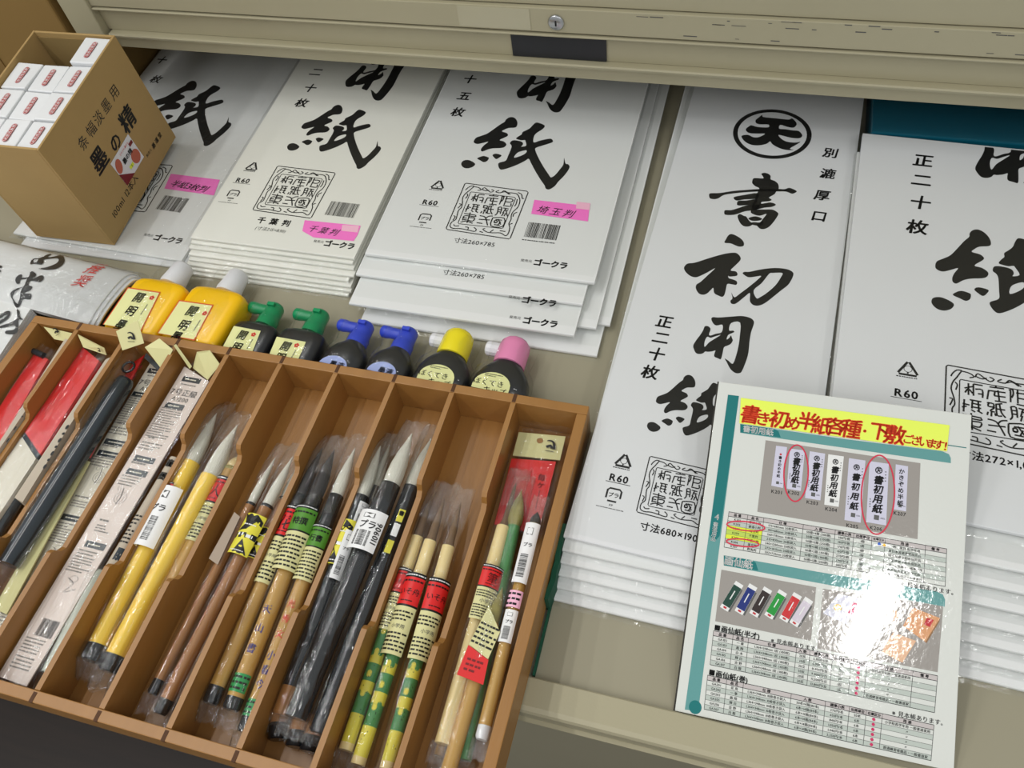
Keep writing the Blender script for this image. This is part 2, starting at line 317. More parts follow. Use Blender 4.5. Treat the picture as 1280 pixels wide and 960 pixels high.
YOU = (860, 385, 10.67, [
 ([(310,145),(340,122),(400,128),(550,118),(700,107),(790,120),(850,145),(880,185),(870,240),(840,330),(820,450),(805,600),(770,720),(720,840),(690,868),(640,870),(590,840),(550,790),(515,720),(490,675),(540,705),(597,745),(640,640),(670,520),(690,380),(695,195),(575,202),(548,298),(600,302),(618,320),(590,335),(535,362),(515,420),(550,400),(572,368),(590,410),(597,435),(570,480),(520,505),(480,525),(462,600),(438,682),(400,672),(350,648),(355,600),(365,568),(320,580),(260,585),(230,580),(200,605),(150,615),(105,600),(80,555),(70,500),(110,430),(170,350),(205,290),(220,250),(250,240),(285,255),(300,290),(280,350),(300,368),(370,345),(450,322),(460,225),(380,235),(335,205)],
  [[(222,520),(222,450),(255,385),(300,398),(360,380),(435,360),(350,415),(280,460)]])])
TEN = (910, 130, 11.636, [
 ([(400,240),(430,210),(500,158),(510,190),(700,210),(880,228),(930,210),(985,260),(998,300),(965,340),(920,345),(850,330),(760,305),(745,360),(830,368),(940,385),(1030,395),(1080,455),(1050,495),(980,500),(880,485),(735,450),(780,510),(860,550),(980,562),(1055,550),(990,595),(900,650),(960,668),(880,672),(780,655),(680,610),(635,575),(612,545),(560,580),(450,603),(340,595),(250,550),(200,490),(205,460),(290,450),(370,485),(450,482),(540,435),(440,432),(330,428),(275,405),(260,365),(300,330),(340,310),(430,335),(585,340),(585,300),(470,298),(410,280)], [])])
SEAL = [[(395,235),(355,340)],[(340,280),(430,262)],[(330,320),(375,285),(400,325)],[(440,240),(525,250)],[(440,240),(400,345)],[(440,285),(505,290),(480,360)],[(450,325),(495,328)],
 [(585,258),(720,268)],[(650,240),(645,262)],[(560,290),(720,303)],[(565,290),(520,370)],[(655,285),(630,382)],[(600,335),(705,343)],[(588,380),(695,390)],[(620,300),(600,335)],
 [(760,278),(800,265)],[(775,280),(735,385)],[(800,270),(790,310),(760,345)],[(845,270),(800,392)],[(820,300),(925,312),(900,352),(820,345)],[(785,400),(890,412),(900,370)],
 [(300,380),(250,490)],[(270,418),(330,430)],[(350,382),(455,395)],[(360,412),(440,425)],[(350,445),(430,455)],[(375,385),(340,460)],[(425,395),(400,480)],[(330,470),(360,490)],[(385,475),(425,500)],[(250,450),(300,440)],
 [(530,395),(505,430),(560,440),(510,470),(550,480)],[(505,400),(565,408),(545,450)],[(520,475),(500,520)],[(485,480),(465,510)],[(545,490),(545,515)],[(590,405),(560,505),(605,512)],[(590,410),(650,402)],[(620,410),(610,480),(632,525)],[(570,450),(655,458)],
 [(720,425),(702,510),(668,540)],[(720,425),(768,430),(745,520)],[(715,455),(758,460)],[(708,487),(750,492)],[(788,435),(868,450)],[(800,465),(858,478)],[(830,440),(780,510)],[(830,480),(850,555)],[(800,500),(765,550)],[(825,510),(800,552)],
 [(230,512),(400,540)],[(318,500),(270,650)],[(215,570),(250,545),(385,560),(395,545)],[(205,612),(222,562)],[(220,600),(268,605)],[(300,572),(382,582),(350,622),(290,612)],[(178,638),(260,622),(352,655)],[(225,575),(270,580)],
 [(455,545),(520,560),(545,600),(565,685)],[(640,550),(580,555),(535,585)],[(440,597),(600,607)],[(410,645),(492,657)],
 [(640,575),(805,582),(775,702),(612,690),(640,575)],[(680,600),(772,610)],[(655,640),(700,645)],[(718,595),(752,672)],[(658,672),(740,684)],[(755,630),(705,682)],[(668,612),(660,642),(695,645),(700,618),(668,612)]]
VINE = [[(375,125),(300,190),(250,230),(210,290),(205,370),(190,430),(150,470),(130,540),(110,600),(50,640),(30,700),(80,728),(180,730),(280,750),(380,770),(402,740),(370,712)],[(250,180),(280,150),(330,122),(375,125)],[(160,375),(188,385),(140,440)],[(80,545),(104,560),(68,612)],[(270,230),(282,255),(250,300)],
 [(375,130),(440,145),(472,175),(425,185)],[(480,178),(520,145),(572,185),(612,210),(655,190),(620,170)],[(490,170),(540,190),(590,180)],[(730,185),(682,205),(750,218),(800,190),(850,215),(892,242)],[(760,215),(820,205),(870,240)],[(850,215),(950,225),(1000,250),(1027,330),(1000,420),(930,490),(905,540),(900,600),(870,660),(882,720),(860,800),(820,832),(750,792),(640,790),(560,780),(498,740),(532,728)],
 [(1000,215),(1050,240),(1062,300),(1085,298)],[(990,310),(972,380),(948,412)],[(988,495),(940,520),(930,560)],[(922,655),(882,670)],[(450,770),(500,785)],[(652,745),(600,780)],[(820,772),(740,760)],[(80,670),(100,692),(160,690)],[(245,705),(290,715),(280,748)]]
def stamp_glyph(pr, G, src, fmap=None, vmax=None, m=None, lift=.00015):
    ox, oy, sc, polys = G
    for out, holes in polys:
        q = [src.px(ox+x/sc, oy+y/sc) for x, y in out]; hh = [[src.px(ox+x/sc, oy+y/sc) for x, y in h] for h in holes]
        q = cat_rom(q, 3); hh = [cat_rom(h, 3) for h in hh]
        if fmap: q = [fmap(p) for p in q]; hh = [[fmap(p) for p in h] for h in hh]
        if vmax is not None:
            if max(p[1] for p in q) > vmax: q = clipv(q, vmax)
            hh = [h for h in hh if max(p[1] for p in h) < vmax]
        if len(q) > 2: pr.poly(q, m or M['ink'], lift, hh)
def seal(pr, src, fmap=None):
    def c(x, y):
        p = src.px(560+x/11.43, 222+y/11.43); return fmap(p) if fmap else p
    k = fmap.k if fmap else 1
    for a, wd in (([(262,82),(1128,196),(1145,215),(890,865),(870,878),(-10,742),(-26,725),(240,92)], .0012), ([(335,205),(950,283),(965,300),(785,722),(765,728),(155,660),(145,645),(320,215)], .0009)):
        pr.stroke([c(*p) for p in a], wd*k, M['ink'], .0002, 0, True)
    for st in SEAL: pr.stroke([c(*p) for p in st], .0014*k, M['ink'], .0002, 3 if len(st) > 2 else 0)
    for st in VINE: pr.stroke([c(*p) for p in st], .0012*k, M['ink'], .0002, 3)
def marks(pr, tri, r60, pura, s):
    f = pr.f
    if tri:
        c = f.px(*tri); a = [(c[0]+s*math.sin(2*PI*i/3)*.6, c[1]+s*(math.cos(2*PI*i/3)*.6-.1)) for i in range(3)]
        for i in range(3):
            p, q = Vector(a[i]), Vector(a[(i+1) % 3]); pr.stroke([p.lerp(q, .08), p.lerp(q, .92)], .0021, M['ink'], .0002, 0)
        pr.ell((c[0], c[1]-s*.02), s*.2, s*.2, M['ink'], hole=.0005); pr.rect((c[0], c[1]-s*.26), s*.08, s*.12, M['ink']); pr.lines((c[0], c[1]-s*.56), s, s*.14, 1, M['ink'])
    if r60:
        c = f.px(*r60); pr.text('R60', c, s*.66, M['ink'], .03, sp=1.05); pr.rect((c[0], c[1]-s*.34), s*1.5, .0006, M['ink'])
    if pura:
        c = f.px(*pura); pr.stroke([(c[0]+x*s*.42, c[1]+y*s*.42) for x, y in ((-1, -.6), (-1, .7), (-.7, 1), (.7, 1), (1, .7), (1, -.4))], .0016, M['ink'], .0002, 0); pr.stroke([(c[0]+x*s*.42, c[1]+y*s*.42) for x, y in ((.6, -1), (-.7, -1))], .0016, M['ink'], .0002, 0)
        pr.text('プラ', c, s*.34, M['ink'], .02); pr.text('PP', (c[0], c[1]-s*.68), s*.22, M['ink']); pr.lines((c[0], c[1]-s*.9), s*1.6, s*.12, 1, M['greyink'])
# ================================================================ SETTING AND CABINET
fl = MB().box((-3, -2, -.74), (3, 3, -.70), M['floor']).make('floor'); fl['kind'] = 'structure'
wl = MB().box((-3, 1.75, -.70), (3, 1.8, 2.2), M['steel_d']).make('wall_back'); wl['kind'] = 'structure'
cab = thing('steel_cabinet', 'beige enamelled steel cabinet with lock, standing behind the pulled-out drawer of paper packs', 'cabinet', (-.2, .9, -.70))
def slab(name, y0, y1, z0, z1, m, x0=-.80, x1=.9, bev=.0008, par=cab): return MB().box((x0, y0, z0), (x1, y1, z1), m).make(name, par, bev)
slab('upper_door', .777, .80, .1897, .75, M['steel'])
lk = slab('lock_rail', .7725, .80, .1612, .1885, M['steel'])
slab('upper_bead', .7705, .785, .1568, .1592, M['steel'], bev=.001)
slab('gap_shadow', .784, .80, .1555, .162, M['dark'], bev=0)
slab('drawer_face', .7795, .80, .1252, .1568, M['steel'])
lipo = MB()
prof = [(.786, .1252), (.7705, .1252), (.7695, .1235), (.7705, .1205), (.7775, .1188), (.7795, .1012), (.784, .0993), (.80, .0993), (.80, .1252)]
lipo.rings([[Vector((x, y, z)) for y, z in prof] for x in (-.795, .9)], M['steel'], smooth=False); lipo.make('lower_lip', cab)
MB().box((-.842, .768, .0985), (-.80, .80, .75), M['steel']).make('side_post', cab, .0015)
MB().box((.9, .768, .001), (.93, .80, .75), M['steel']).make('side_post', cab, .0015)
MB().box((-.835, .80, .14), (.93, 1.70, .75), M['steel_d']).make('body', cab)
MB().box((-.835, 1.66, .001), (.93, 1.70, .14), M['steel_d']).make('back_panel', cab)
bl = MB().box((-.2705, .7775, .1262), (-.1655, .7800, .1556), M['black_panel']).make('label_strip', cab); bl['label'] = 'black plastic label strip'
lock = MB().lathe(Vector((-.2169, .7735, .1735)), Vector((0, -1, 0)), [(0, .0085), (.0025, .0085), (.0035, .0075), (.0036, .0)], M['chrome'], 24).make('lock', lk); lock['label'] = 'round chrome lock'
MB().box((-.2177, .7692, .1705), (-.2161, .7700, .1765), M['keyhole']).make('keyhole', lk)
MB().box((-.325, .7720, .163), (-.245, .7726, .187), mat('clear_tape_patch', (182, 176, 150), .25, var=.02)).make('tape_patch', lk)
scr = MB(); rs = random.Random(3)
for i in range(26):
    x = rs.uniform(-.15, .25); z = rs.choice((.1845, .180, .1655, .1868)); l_ = rs.uniform(.002, .014); scr.box((x, .7722, z), (x+l_, .7727, z+rs.uniform(.0003, .0009)), M['greyink'])
scr = scr.make('scratch_marks', lk); scr['kind'] = 'stuff'
dr = thing('display_drawer', 'beige steel drawer pulled out and carrying paper packs, bottles and the wooden tray', 'drawer', (-.2, .55, -.03))
MB().box((-1.7, .1585, -.003), (.95, 1.72, 0), M['steel_d']).make('drawer_floor', dr)
MB().box((-1.7, .16, -.695), (.95, 1.72, -.018), M['steel_d']).make('lower_body', dr)
lp = MB(); prof = [(.1585, -.003), (.1585, .0055), (.1575, .0065), (.1360, .0065), (.1325, .0050), (.1310, .002), (.1310, -.012), (.1315, -.0145), (.1280, -.0150), (.1280, -.0170), (.150, -.0170), (.150, -.003)]
lp.rings([[Vector((x, y, z)) for y, z in prof] for x in (-1.7, .95)], M['steel'], smooth=False); lp.make('front_lip', dr)
bc = MB(); T0 = lambda p: p
bc.box((-1.45, .772, .0006), (-.8605, 1.25, .75), M['cardboard_big'])
bc = tag(bc.make('large_cardboard_box', bevel=.003), 'large plain tan cardboard box standing beside the left post of the cabinet', 'box')
MB().box((-1.06, .7705, .02), (-1.00, .7718, .7), mat('brown_packing_tape', (134, 104, 58), .3)).make('packing_tape', bc)
# ================================================================ PAPER PACKS
def pack(label, x0, x1, y0, y1, ztop, th, yaw=0, m=None, group=None, bag='bag', over=.006, wav=.0006, seed=0, low=False):
    """one bagged sheaf of paper; (x0,y0) is its front left corner, rotated by yaw about it"""
    m = m or M['paper']; R = rz(yaw); o = Vector((x0, y0, ztop)); U = R @ Vector((1, 0, 0)); V = R @ Vector((0, 1, 0)); W = x1-x0; Ln = y1-y0
    t = thing('paper_pack', label, 'paper', o + U*W/2 + V*Ln/2 - Vector((0, 0, th)), group)
    fr = Frame(o, U, V); b = MB(); h = th/2
    prof = [(h*.5-h*math.cos(a)*.5, -h+h*math.sin(a)) for a in (-PI/2, -PI/4, 0, PI/4, PI/2)]     # (v, z) rounded front fold
    ringL = []
    for u in (0, W):
        ringL.append([fr.pt(u, v, z) for v, z in prof] + [fr.pt(u, Ln, 0), fr.pt(u, Ln, -th)])
    b.rings(ringL, m, smooth=False); b.make('paper_sheaf', t)
    bg = MB(); e = over
    def top(s_, t_):
        u = -e + s_*(W+2*e); v = -e*1.5 + t_*(Ln+1.5*e); edge = min(s_, 1-s_)*(W+2*e); front = t_*(Ln+1.5*e)
        z = .0007 + wav*(.6+noise.noise(Vector((u*14+seed*3, v*9, seed))))
        if low: z = .00018+.0001*noise.noise(Vector((u*14+seed*3, v*9, seed)))
        if edge < e: z = -th*.6*(1-edge/e) + z*(edge/e)
        if front < e*1.5: q = front/(e*1.5); z = min(z, -th*.62*(1-q)+.0009*q + (.0002 if low else .0006)*noise.noise(Vector((u*90, 3, seed)))); 
        return fr.pt(u, v + (.0012*noise.noise(Vector((u*60, 1, seed))) if t_ == 0 else 0), z)
    bg.grid(top, 44, 40, M[bag]); bo = bg.make('clear_bag', t); return t, fr
G1 = 'white packs under the cardboard box'; G2 = 'cream paper packs'; G3 = 'wide white packs in the third pile'; G4 = 'narrow white packs in the fourth pile'; G5 = 'wide white packs in the right-hand pile'
# pile 1 (left, the box stands on it)
t, f = pack('lower white paper pack showing its edges beneath the pack with the pink three-sheet note', -.845, -.606, .516, .90, .0040, .0038, m=M['grey_paper'], group=G1, seed=1, low=True)
P1, F1 = pack('white bagged paper pack half under the cardboard box, pink note reading three-sheet size', -.862, -.6185, .530, .925, .0083, .0040, bag='bag1', wav=.0016, seed=2, group=G1, over=.004, yaw=-.030)
# pile 2 (cream)
for k in range(7):
    z = .0040+.0040*k; pack('cream paper pack in a clear bag, %s below the top pack of its pile' % ['seventh', 'sixth', 'fifth', 'fourth', 'third', 'second', 'first'][k], -.604+.003*random.uniform(-1, 1), -.400+.004*random.uniform(-1, 1), .509+.0042*k+random.uniform(-.0015, .0015), 1.15, z, .0037, m=M['cream_paper'], group=G2, seed=10+k, bag='bag1', over=.003, wav=.0003, low=True)
P2, F2 = pack('topmost cream paper pack of its pile, with pink note below the barcode', -.6035, -.399, .5395, 1.15, .0322, .0038, yaw=0, m=M['cream_paper'], seed=3, group=G2)
# pile 3
lay = [(-.376, -.118, .478, .0045, 'lowest pack of the third pile, its plain white end nearest the yellow and pink caps'),
       (-.372, -.112, .515, .0090, 'white pack low in the third pile sticking out furthest to the right'),
       (-.384, -.124, .505, .0140, 'white pack in the third pile with its right corner showing beside the maker name'),
       (-.3895, -.143, .4885, .0190, 'third pack from the top of the third pile, only the maker name on its strip'),
       (-.3935, -.142, .5245, .0245, 'second pack from the top of the third pile, size line showing on its strip')]
F3s = []
for i, (a, b_, c, z, lb) in enumerate(lay): F3s.append(pack(lb, a, b_, c, 1.2, z, .0042, group=G3, seed=20+i, over=.004, wav=.0003, low=True))
P3, F3 = pack('topmost white pack of the third pile, pink note above its barcode', -.3905, -.1345, .550, 1.2, .0305, .0050, seed=4, group=G3, over=.003)
# pile 4 (narrow, beside the tray)
F4 = None; n4 = 5
for k in range(n4):
    pack('narrow white pack in the pile beside the tray, %s below the emblem pack' % ['fifth', 'fourth', 'third', 'second', 'first'][k], -.1025, .086, .2245+.0092*k, 1.06, .0050+.0050*k, .0046, yaw=-.020, group=G4, seed=30+k, bag='bag1', over=.003, wav=.0003, low=True)
P4, F4 = pack('narrow white pack with circled emblem and tall brush lettering, behind the catalogue card', -.1035, .0895, .2715, .97, .0302, .0050, yaw=-.042, m=M['grey_paper'], seed=5, group=G4)
# pile 5 (right)
for k in range(7):
    y0 = [.238, .250, .262, .275, .289, .303, .318][k]
    pack('white pack in the right-hand pile, %s layer below its top pack' % ['seventh', 'sixth', 'fifth', 'fourth', 'third', 'second', 'first'][k], .0965, .372, y0, .70+.012*k, .0050+.0055*k, .0049, yaw=-.03, group=G5, seed=40+k, bag='bag1', over=.003, wav=.0004, low=True)
P5, F5 = pack('topmost white pack of the right-hand pile, ending short of the teal folder', .0975, .372, .347, .795, .0445, .0052, yaw=-.036, m=M['grey_paper'], seed=6, group=G5)
INK = M['ink']
def chars(pr, items, size, m=None, hw=True):
    for ch, x, y in items: pr.brush(ch, pr.f.px(x, y), size, m or INK)
GO = 'ゴークラ'
# --- top pack 3
p = Print(F3); k3 = (F3.px(640.3, 153.5), F3.px(685.5, 236.7)); d3 = F3.px(584, 205)
stamp_glyph(p, KAMI, F3); YA = (F4.px(874, 437.5), F4.px(921, 464))
stamp_glyph(p, YOU, F4, simil(*YA, F3.px(652.7, 119), F3.px(695, 138.5)))
seal(p, F3); marks(p, (548, 231), (538, 253), (531, 273), .0155)
chars(p, [('十', 587, 99), ('五', 580, 120), ('枚', 572, 140)], .0175)
p.text('寸法260×785', F3.px(593, 303), .0083, INK, .012, sp=.98); p.text(GO, F3.px(688, 330), .0098, INK, .05, sp=.95); p.text('発売元', F3.px(658, 326), .0042, INK)
p.bars(F3.px(678, 289), .036, .022, INK); p.lines(F3.px(674, 302), .036, .003, 1, INK)
p.make(P3)
p = Print(F3); p.pxpoly([(668,250),(737,258),(735,277),(664,267.5)], M['pink'], .0004); p.pxpoly([(721,252.5),(738,254.5),(737,263),(720,261)], M['pink2'], .0006); p.text('埼玉判', F3.px(695, 265), .0125, INK, 0, -.05, slant=.3, lift=.0007, sp=1.2); p.make(P3, 'pink_note')
p = Print(F3s[4][1]); f = p.f; p.text('寸法260×785', f.px(579.5, 343), .0083, INK, .012, sp=.98); p.text(GO, f.px(673.5, 377), .0098, INK, .05, sp=.95); p.text('発売元', f.px(643, 372), .0042, INK); p.make(F3s[4][0])
p = Print(F3s[3][1]); f = p.f; p.text(GO, f.px(675, 402.7), .0098, INK, .05, sp=.95); p.text('発売元', f.px(644, 397), .0042, INK); p.make(F3s[3][0])
# --- pack 2
p = Print(F2); stamp_glyph(p, KAMI, F3, simil(*k3, F2.px(422.5, 137.5), F2.px(448.8, 211))); stamp_glyph(p, YOU, F4, simil(*YA, F2.px(437.5, 105), F2.px(472.5, 123.8)))
seal(p, F3, simil(F3.px(582, 229.5), F3.px(637.5, 298), F2.px(347.5, 208), F2.px(389, 272))); marks(p, (316, 208), (304, 225.5), (291.5, 243), .0155)
chars(p, [('二', 395, 90), ('十', 387.5, 110), ('枚', 377, 128.5)], .0175)
p.text('千葉判', F2.px(345, 277.5), .0105, INK, .035, sp=1.5); p.text('(寸法215×830)', F2.px(338, 287), .0062, INK, slant=.2); p.text(GO, F2.px(424, 306), .0098, INK, .05, sp=.95); p.text('発売元', F2.px(398.5, 302), .0042, INK)
p.bars(F2.px(428, 262), .036, .022, INK, seed=2); p.make(P2)
p = Print(F2); p.pxpoly([(381,275.5),(451,282.5),(447,294),(442,301.5),(392,297),(378,289)], M['pink'], .0004); p.pxpoly([(428,281.5),(449,283),(447,291),(427,289)], M['pink2'], .0006); p.text('千葉判', F2.px(405, 288.5), .011, INK, 0, -.05, slant=.3, lift=.0007, sp=1.2); p.make(P2, 'pink_note')
# --- pack 1
p = Print(F1); stamp_glyph(p, KAMI, F3, simil(*k3, F1.px(240, 107.5), F1.px(257.5, 182.5)))
seal(p, F3, simil(F3.px(660, 240), F3.px(637.5, 298), F1.px(215.5, 207.5), F1.px(182, 264)))
chars(p, [('十', 202, 75), ('枚', 195, 99)], .0175); p.text(GO, F1.px(210, 299), .0105, INK, .05, sp=.95); p.text('発売元', F1.px(186, 294), .0045, INK)
p.bars(F1.px(216, 255), .036, .024, INK, seed=3); p.make(P1)
p = Print(F1); p.pxpoly([(213.7,217.5),(275,225),(267.5,244.5),(205.5,236)], M['pink'], .0004); p.text('半紙3枚判', F1.px(236, 233), .0125, INK, .012, -.05, slant=.3, lift=.0007, sp=.95); p.make(P1, 'pink_note')
# --- pack 4
p = Print(F4); stamp_glyph(p, KAMI, F3, simil(k3[0], d3, F4.px(862.8, 477), F4.px(816, 533.4)))
for G in (SHO, HATSU, YOU, TEN): stamp_glyph(p, G, F4)
c0 = F4.px(965, 167); rr = (F4.px(1011, 171)-F4.px(919, 163)).length/2; p.ell(c0, rr*1.0, rr*.97, INK, n=48, hole=.0052)
seal(p, F3, simil(F3.px(582, 229.5), F3.px(557.5, 286.5), F4.px(813, 571), F4.px(795.6, 639.7))); marks(p, (780, 576), (774, 598), (767, 619), .0145)
chars(p, [('正', 830, 402), ('二', 825.5, 422), ('十', 820, 442.5), ('枚', 812, 465)], .0165); chars(p, [('別', 1037.5, 191), ('漉', 1034, 217), ('厚', 1027, 244), ('口', 1023, 270)], .0165)
p.text('寸法680×190', F4.px(836, 665), .0085, INK, .02, sp=1.02); p.make(P4)
# --- pack 5
p = Print(F5); VM = .446
stamp_glyph(p, KAMI, F3, simil(k3[0], d3, F5.px(1226.8, 298), F5.px(1176.4, 379.4)))
stamp_glyph(p, YOU, F4, simil(F4.px(874, 437.5), F4.px(897.5, 447.3), F5.px(1231, 216.7), F5.px(1266.9, 227)), VM)
seal(p, F3, simil(F3.px(582, 229.5), F3.px(557.5, 286.5), F5.px(1184, 457), F5.px(1180, 548))); marks(p, (1135, 461), (1133, 492), None, .017)
chars(p, [('正', 1153, 200.6), ('二', 1151, 225), ('十', 1149.5, 253), ('枚', 1145.5, 283.6)], .0205)
p.text('寸法272×1,013', F5.px(1198, 566), .0098, INK, .02, align='l', sp=1.02); p.make(P5)
# --- rolled pack at the left edge
RP = thing('paper_pack', 'white bagged paper pack bent into an arch at the left edge, red recommendation lettering', 'paper', (-.85, .42, 0))
prof = [(.3972, .0406), (.412, .0440), (.428, .0455), (.444, .0455), (.458, .0445), (.469, .0415), (.4765, .035), (.480, .024), (.4805, .003)]
prof = cat_rom([Vector(q) for q in prof], 4, False); prof_f = [Vector(q) for q in ((.20, .031), (.26, .0345), (.32, .0375), (.36, .0392), (.3972, .0406))]
XR = lambda y: -.647 + (y-.40)*.12 
SH = lambda x: max(0, -.645-x)*.10
def roll_sheet(off, x1o, m, name):
    b = MB(); n = len(prof)
    def inner(i, o_):
        a = prof[max(0, i-1)]; c = prof[min(n-1, i+1)]; d = (c-a).normalized(); return prof[i] + Vector((-d.y, d.x))*o_
    rows = []
    for i in range(n):
        q = inner(i, off); q2 = inner(i, off-.0022)
        s1 = SH(-1.15); rows.append([Vector((-1.15, q.x+s1, max(.0006, q.y))), Vector((XR(q.x)+x1o, q.x, max(.0006, q.y))), Vector((XR(q.x)+x1o, q2.x, max(.0002, q2.y))), Vector((-1.15, q2.x+s1, max(.0002, q2.y)))])
    b.rings(rows, m, smooth=True)
    s0 = SH(-1.15); b.rings([[Vector((-1.15, q.x+s0*(i/4), q.y+off)), Vector((-.7300, q.x+SH(-.73)*(i/4), q.y+off)), Vector((-.7300, q.x+SH(-.73)*(i/4), q.y+off-.0022)), Vector((-1.15, q.x+s0*(i/4), q.y+off-.0022))] for i, q in enumerate(prof_f)], m, smooth=False)
    return b.make(name, RP)
for k in range(5): roll_sheet(-.0028*k, [-.004, 0, .003, .001, -.002][k], M['paper'] if k % 2 == 0 else M['grey_paper'], 'paper_sheaf')
b = MB(); n = len(prof)
b.grid(lambda s_, t_: (lambda q: Vector((-1.15+(XR(q.x)+.008+1.15)*s_, q.x+.0004+SH(-1.15+(XR(q.x)+.008+1.15)*s_), q.y+.0022+.0012*noise.noise(Vector((s_*22, t_*6, 4))))))(prof[min(n-1, int(t_*(n-1)+.5))]), 50, n-1, M['bag1']); b.grid(lambda s_, t_: Vector((-1.15+.425*s_, .20+.195*t_+SH(-1.15+.425*s_)*t_, .0330+.0096*t_+.0012*noise.noise(Vector((s_*9, t_*8, 4))))), 24, 12, M['bag1']); b.make('clear_bag', RP)
class ArchFrame(Frame):
    maxe = .005
    def pt(s, u, v, l=0):
        yy = v + s.o.y; y = yy - SH(s.o.x+u); q = None
        pp = prof_f[:-1]+prof
        for i in range(len(pp)-1):
            if pp[i].x <= y <= pp[i+1].x:
                t_ = (y-pp[i].x)/(pp[i+1].x-pp[i].x); q = pp[i].y*(1-t_)+pp[i+1].y*t_; break
        if q is None: q = pp[0].y if y < pp[0].x else pp[-1].y
        return Vector((s.o.x+u, yy, q+l+.0004))
    def px(s, x, y):
        z = .045
        for _ in range(12):
            w_ = at(x, y, z); w2 = s.pt(w_.x-s.o.x, w_.y-s.o.y); z = z*.4+w2.z*.6
        return Vector((w_.x-s.o.x, w_.y-s.o.y))
FA = ArchFrame((-.8, .44, .045), (1, 0, 0), (0, 1, 0)); p = Print(FA)
RG = (0, 300, 8.0, [
 ([(305,245),(320,200),(360,185),(410,180),(500,142),(515,150),(480,175),(560,165),(630,155),(650,200),(630,250),(570,290),(500,300),(440,298),(390,288),(470,275),(560,240),(590,205),(570,185),(500,190),(440,200),(440,225),(420,248),(380,245),(340,240)], [[(335,215),(350,198),(385,192),(375,215),(345,230)]]),
 ([(155,400),(170,370),(210,345),(225,360),(225,378),(280,375),(300,350),(305,320),(335,318),(365,345),(355,370),(330,395),(400,360),(435,362),(438,395),(400,425),(350,415),(305,415),(290,455),(320,465),(325,485),(300,510),(255,530),(255,540),(310,540),(318,575),(300,600),(240,595),(220,630),(180,680),(150,660),(125,600),(105,540),(160,490),(235,470),(260,420),(270,395),(210,400),(200,435),(170,440)], [[(130,560),(200,490),(225,485),(205,530),(205,560),(180,635),(150,610)]]),
 ([(-60,790),(40,725),(95,712),(110,740),(80,790),(0,845),(-60,880),(-60,850),(60,770),(70,750),(0,790)], []),
 ([(170,695),(200,720),(205,770),(235,800),(190,810),(185,900),(150,945),(60,940),(65,910),(140,900),(150,860),(0,885),(0,865),(100,830),(160,800),(175,770)], []),
 ([(0,258),(20,262),(22,275),(0,285)], []), ([(0,300),(12,310),(8,328),(0,330)], [])])
stamp_glyph(p, RG, FA, lift=.0006)
p.text('推', FA.px(117, 336.5), .0185, M['red'], .007, lift=.0012, slant=.3); p.text('奨', FA.px(102, 351.5), .0185, M['red'], .007, lift=.0012, slant=.3); p.rect(FA.px(128, 330.5), .014, .0012, M['red'], .0012); p.make(RP)
# --- teal folder and green felt
tf = thing('teal_folder', 'dark teal plastic folder lying behind the right-hand paper pile', 'folder', (.28, .9, 0))
MB().box((.123, .803, .001), (.50, 1.08, .0405), M['teal']).make('folder_body', tf, .002)
MB().grid(lambda s_, t_: Vector((.121+.38*s_, .801+.28*t_, .0418+.0012*noise.noise(Vector((s_*18, t_*14, 2))))), 40, 30, M['bag1']).make('clear_bag', tf)
gf = thing('felt_mat', 'dark green felt mat in a clear sleeve, its edge showing between tray and narrow pile', 'felt mat', (-.112, .2, .0))
b = MB(); rg = random.Random(5)
pts = [(-.1085, .1595)]+[(-.1035+rg.uniform(-.0012, .0012), .165+i*.0085) for i in range(15)]
b.rings([[Vector((x-.0035, y, z)) for z in (.001, .028)]+[Vector((x+.0008 if y > .21 else x-.0023, y, z)) for z in (.028, .001)] for x, y in pts[7:]], M['greenfelt'], smooth=False); b.make('felt_sheet', gf)
MB().box((-.1052, .1600, .001), (-.1032, .222, .006), M['greenfelt']).make('clear_sleeve', gf)
# ================================================================ WOODEN TRAY
TO = Vector((-.47614, .38623, .04394)); TM = rz(-.0024883) @ rx(-.030808); TL = .343; TH = .0434
TF = Frame(TO, TM @ Vector((1, 0, 0)), TM @ Vector((0, 1, 0)))
def tw(x, y, z): return TO + TM @ Vector((x, y, z))
def tpx(px, py, w_):              # pixel -> world on the plane w_ above the tray's inside floor
    fr = Frame(tw(0, 0, -TH+.004+w_), TF.U, TF.V); q = fr.px(px, py); return fr.pt(q.x, q.y)
XA, XB = -.2395, .3695; TY = .0045      # outer left / right, rim centre offset
tray = thing('wooden_tray', 'varnished orange-brown wooden tray with ten long compartments full of writing brushes', 'tray', tw(.06, -.17, -TH))
TT = lambda q: tw(q.x, q.y, q.z)
def tb(name, a, b_, m=M['wood'], bev=.0007): return MB().box(a, b_, m, TT).make(name, tray, bev)
tb('base', (XA, -TL-.004, -TH), (XB, TY+.005, -TH+.0038))
tb('back_wall', (XA, 0, -TH+.0039), (XB, TY+.005, 0)); tb('front_wall', (XA, -TL-.0048, -TH+.0039), (XB, -TL+.0045, 0))
tb('left_wall', (XA, -TL+.0046, -TH+.0039), (XA+.0095, -.0001, 0)); tb('right_wall', (XB-.0095, -TL+.0046, -TH+.0039), (XB, -.0001, 0))
for i in range(-3, 6):
    x = i*.06; h = .0024; lo = -TH+.0039; b = MB()
    prof2 = [(-.0002, 0), (-.095, 0), (-.0985, -.003), (-.1010, -.010), (-.1060, -.0135), (-.2210, -.0135), (-.2260, -.010), (-.2285, -.003), (-.232, 0), (-TL+.0047, 0), (-TL+.0047, lo), (-.0002, lo)]
    b.rings([[tw(xx, y, z) for y, z in prof2] for xx in (x-h, x+h)], M['wood'], smooth=False); b.make('divider', tray, .0005)
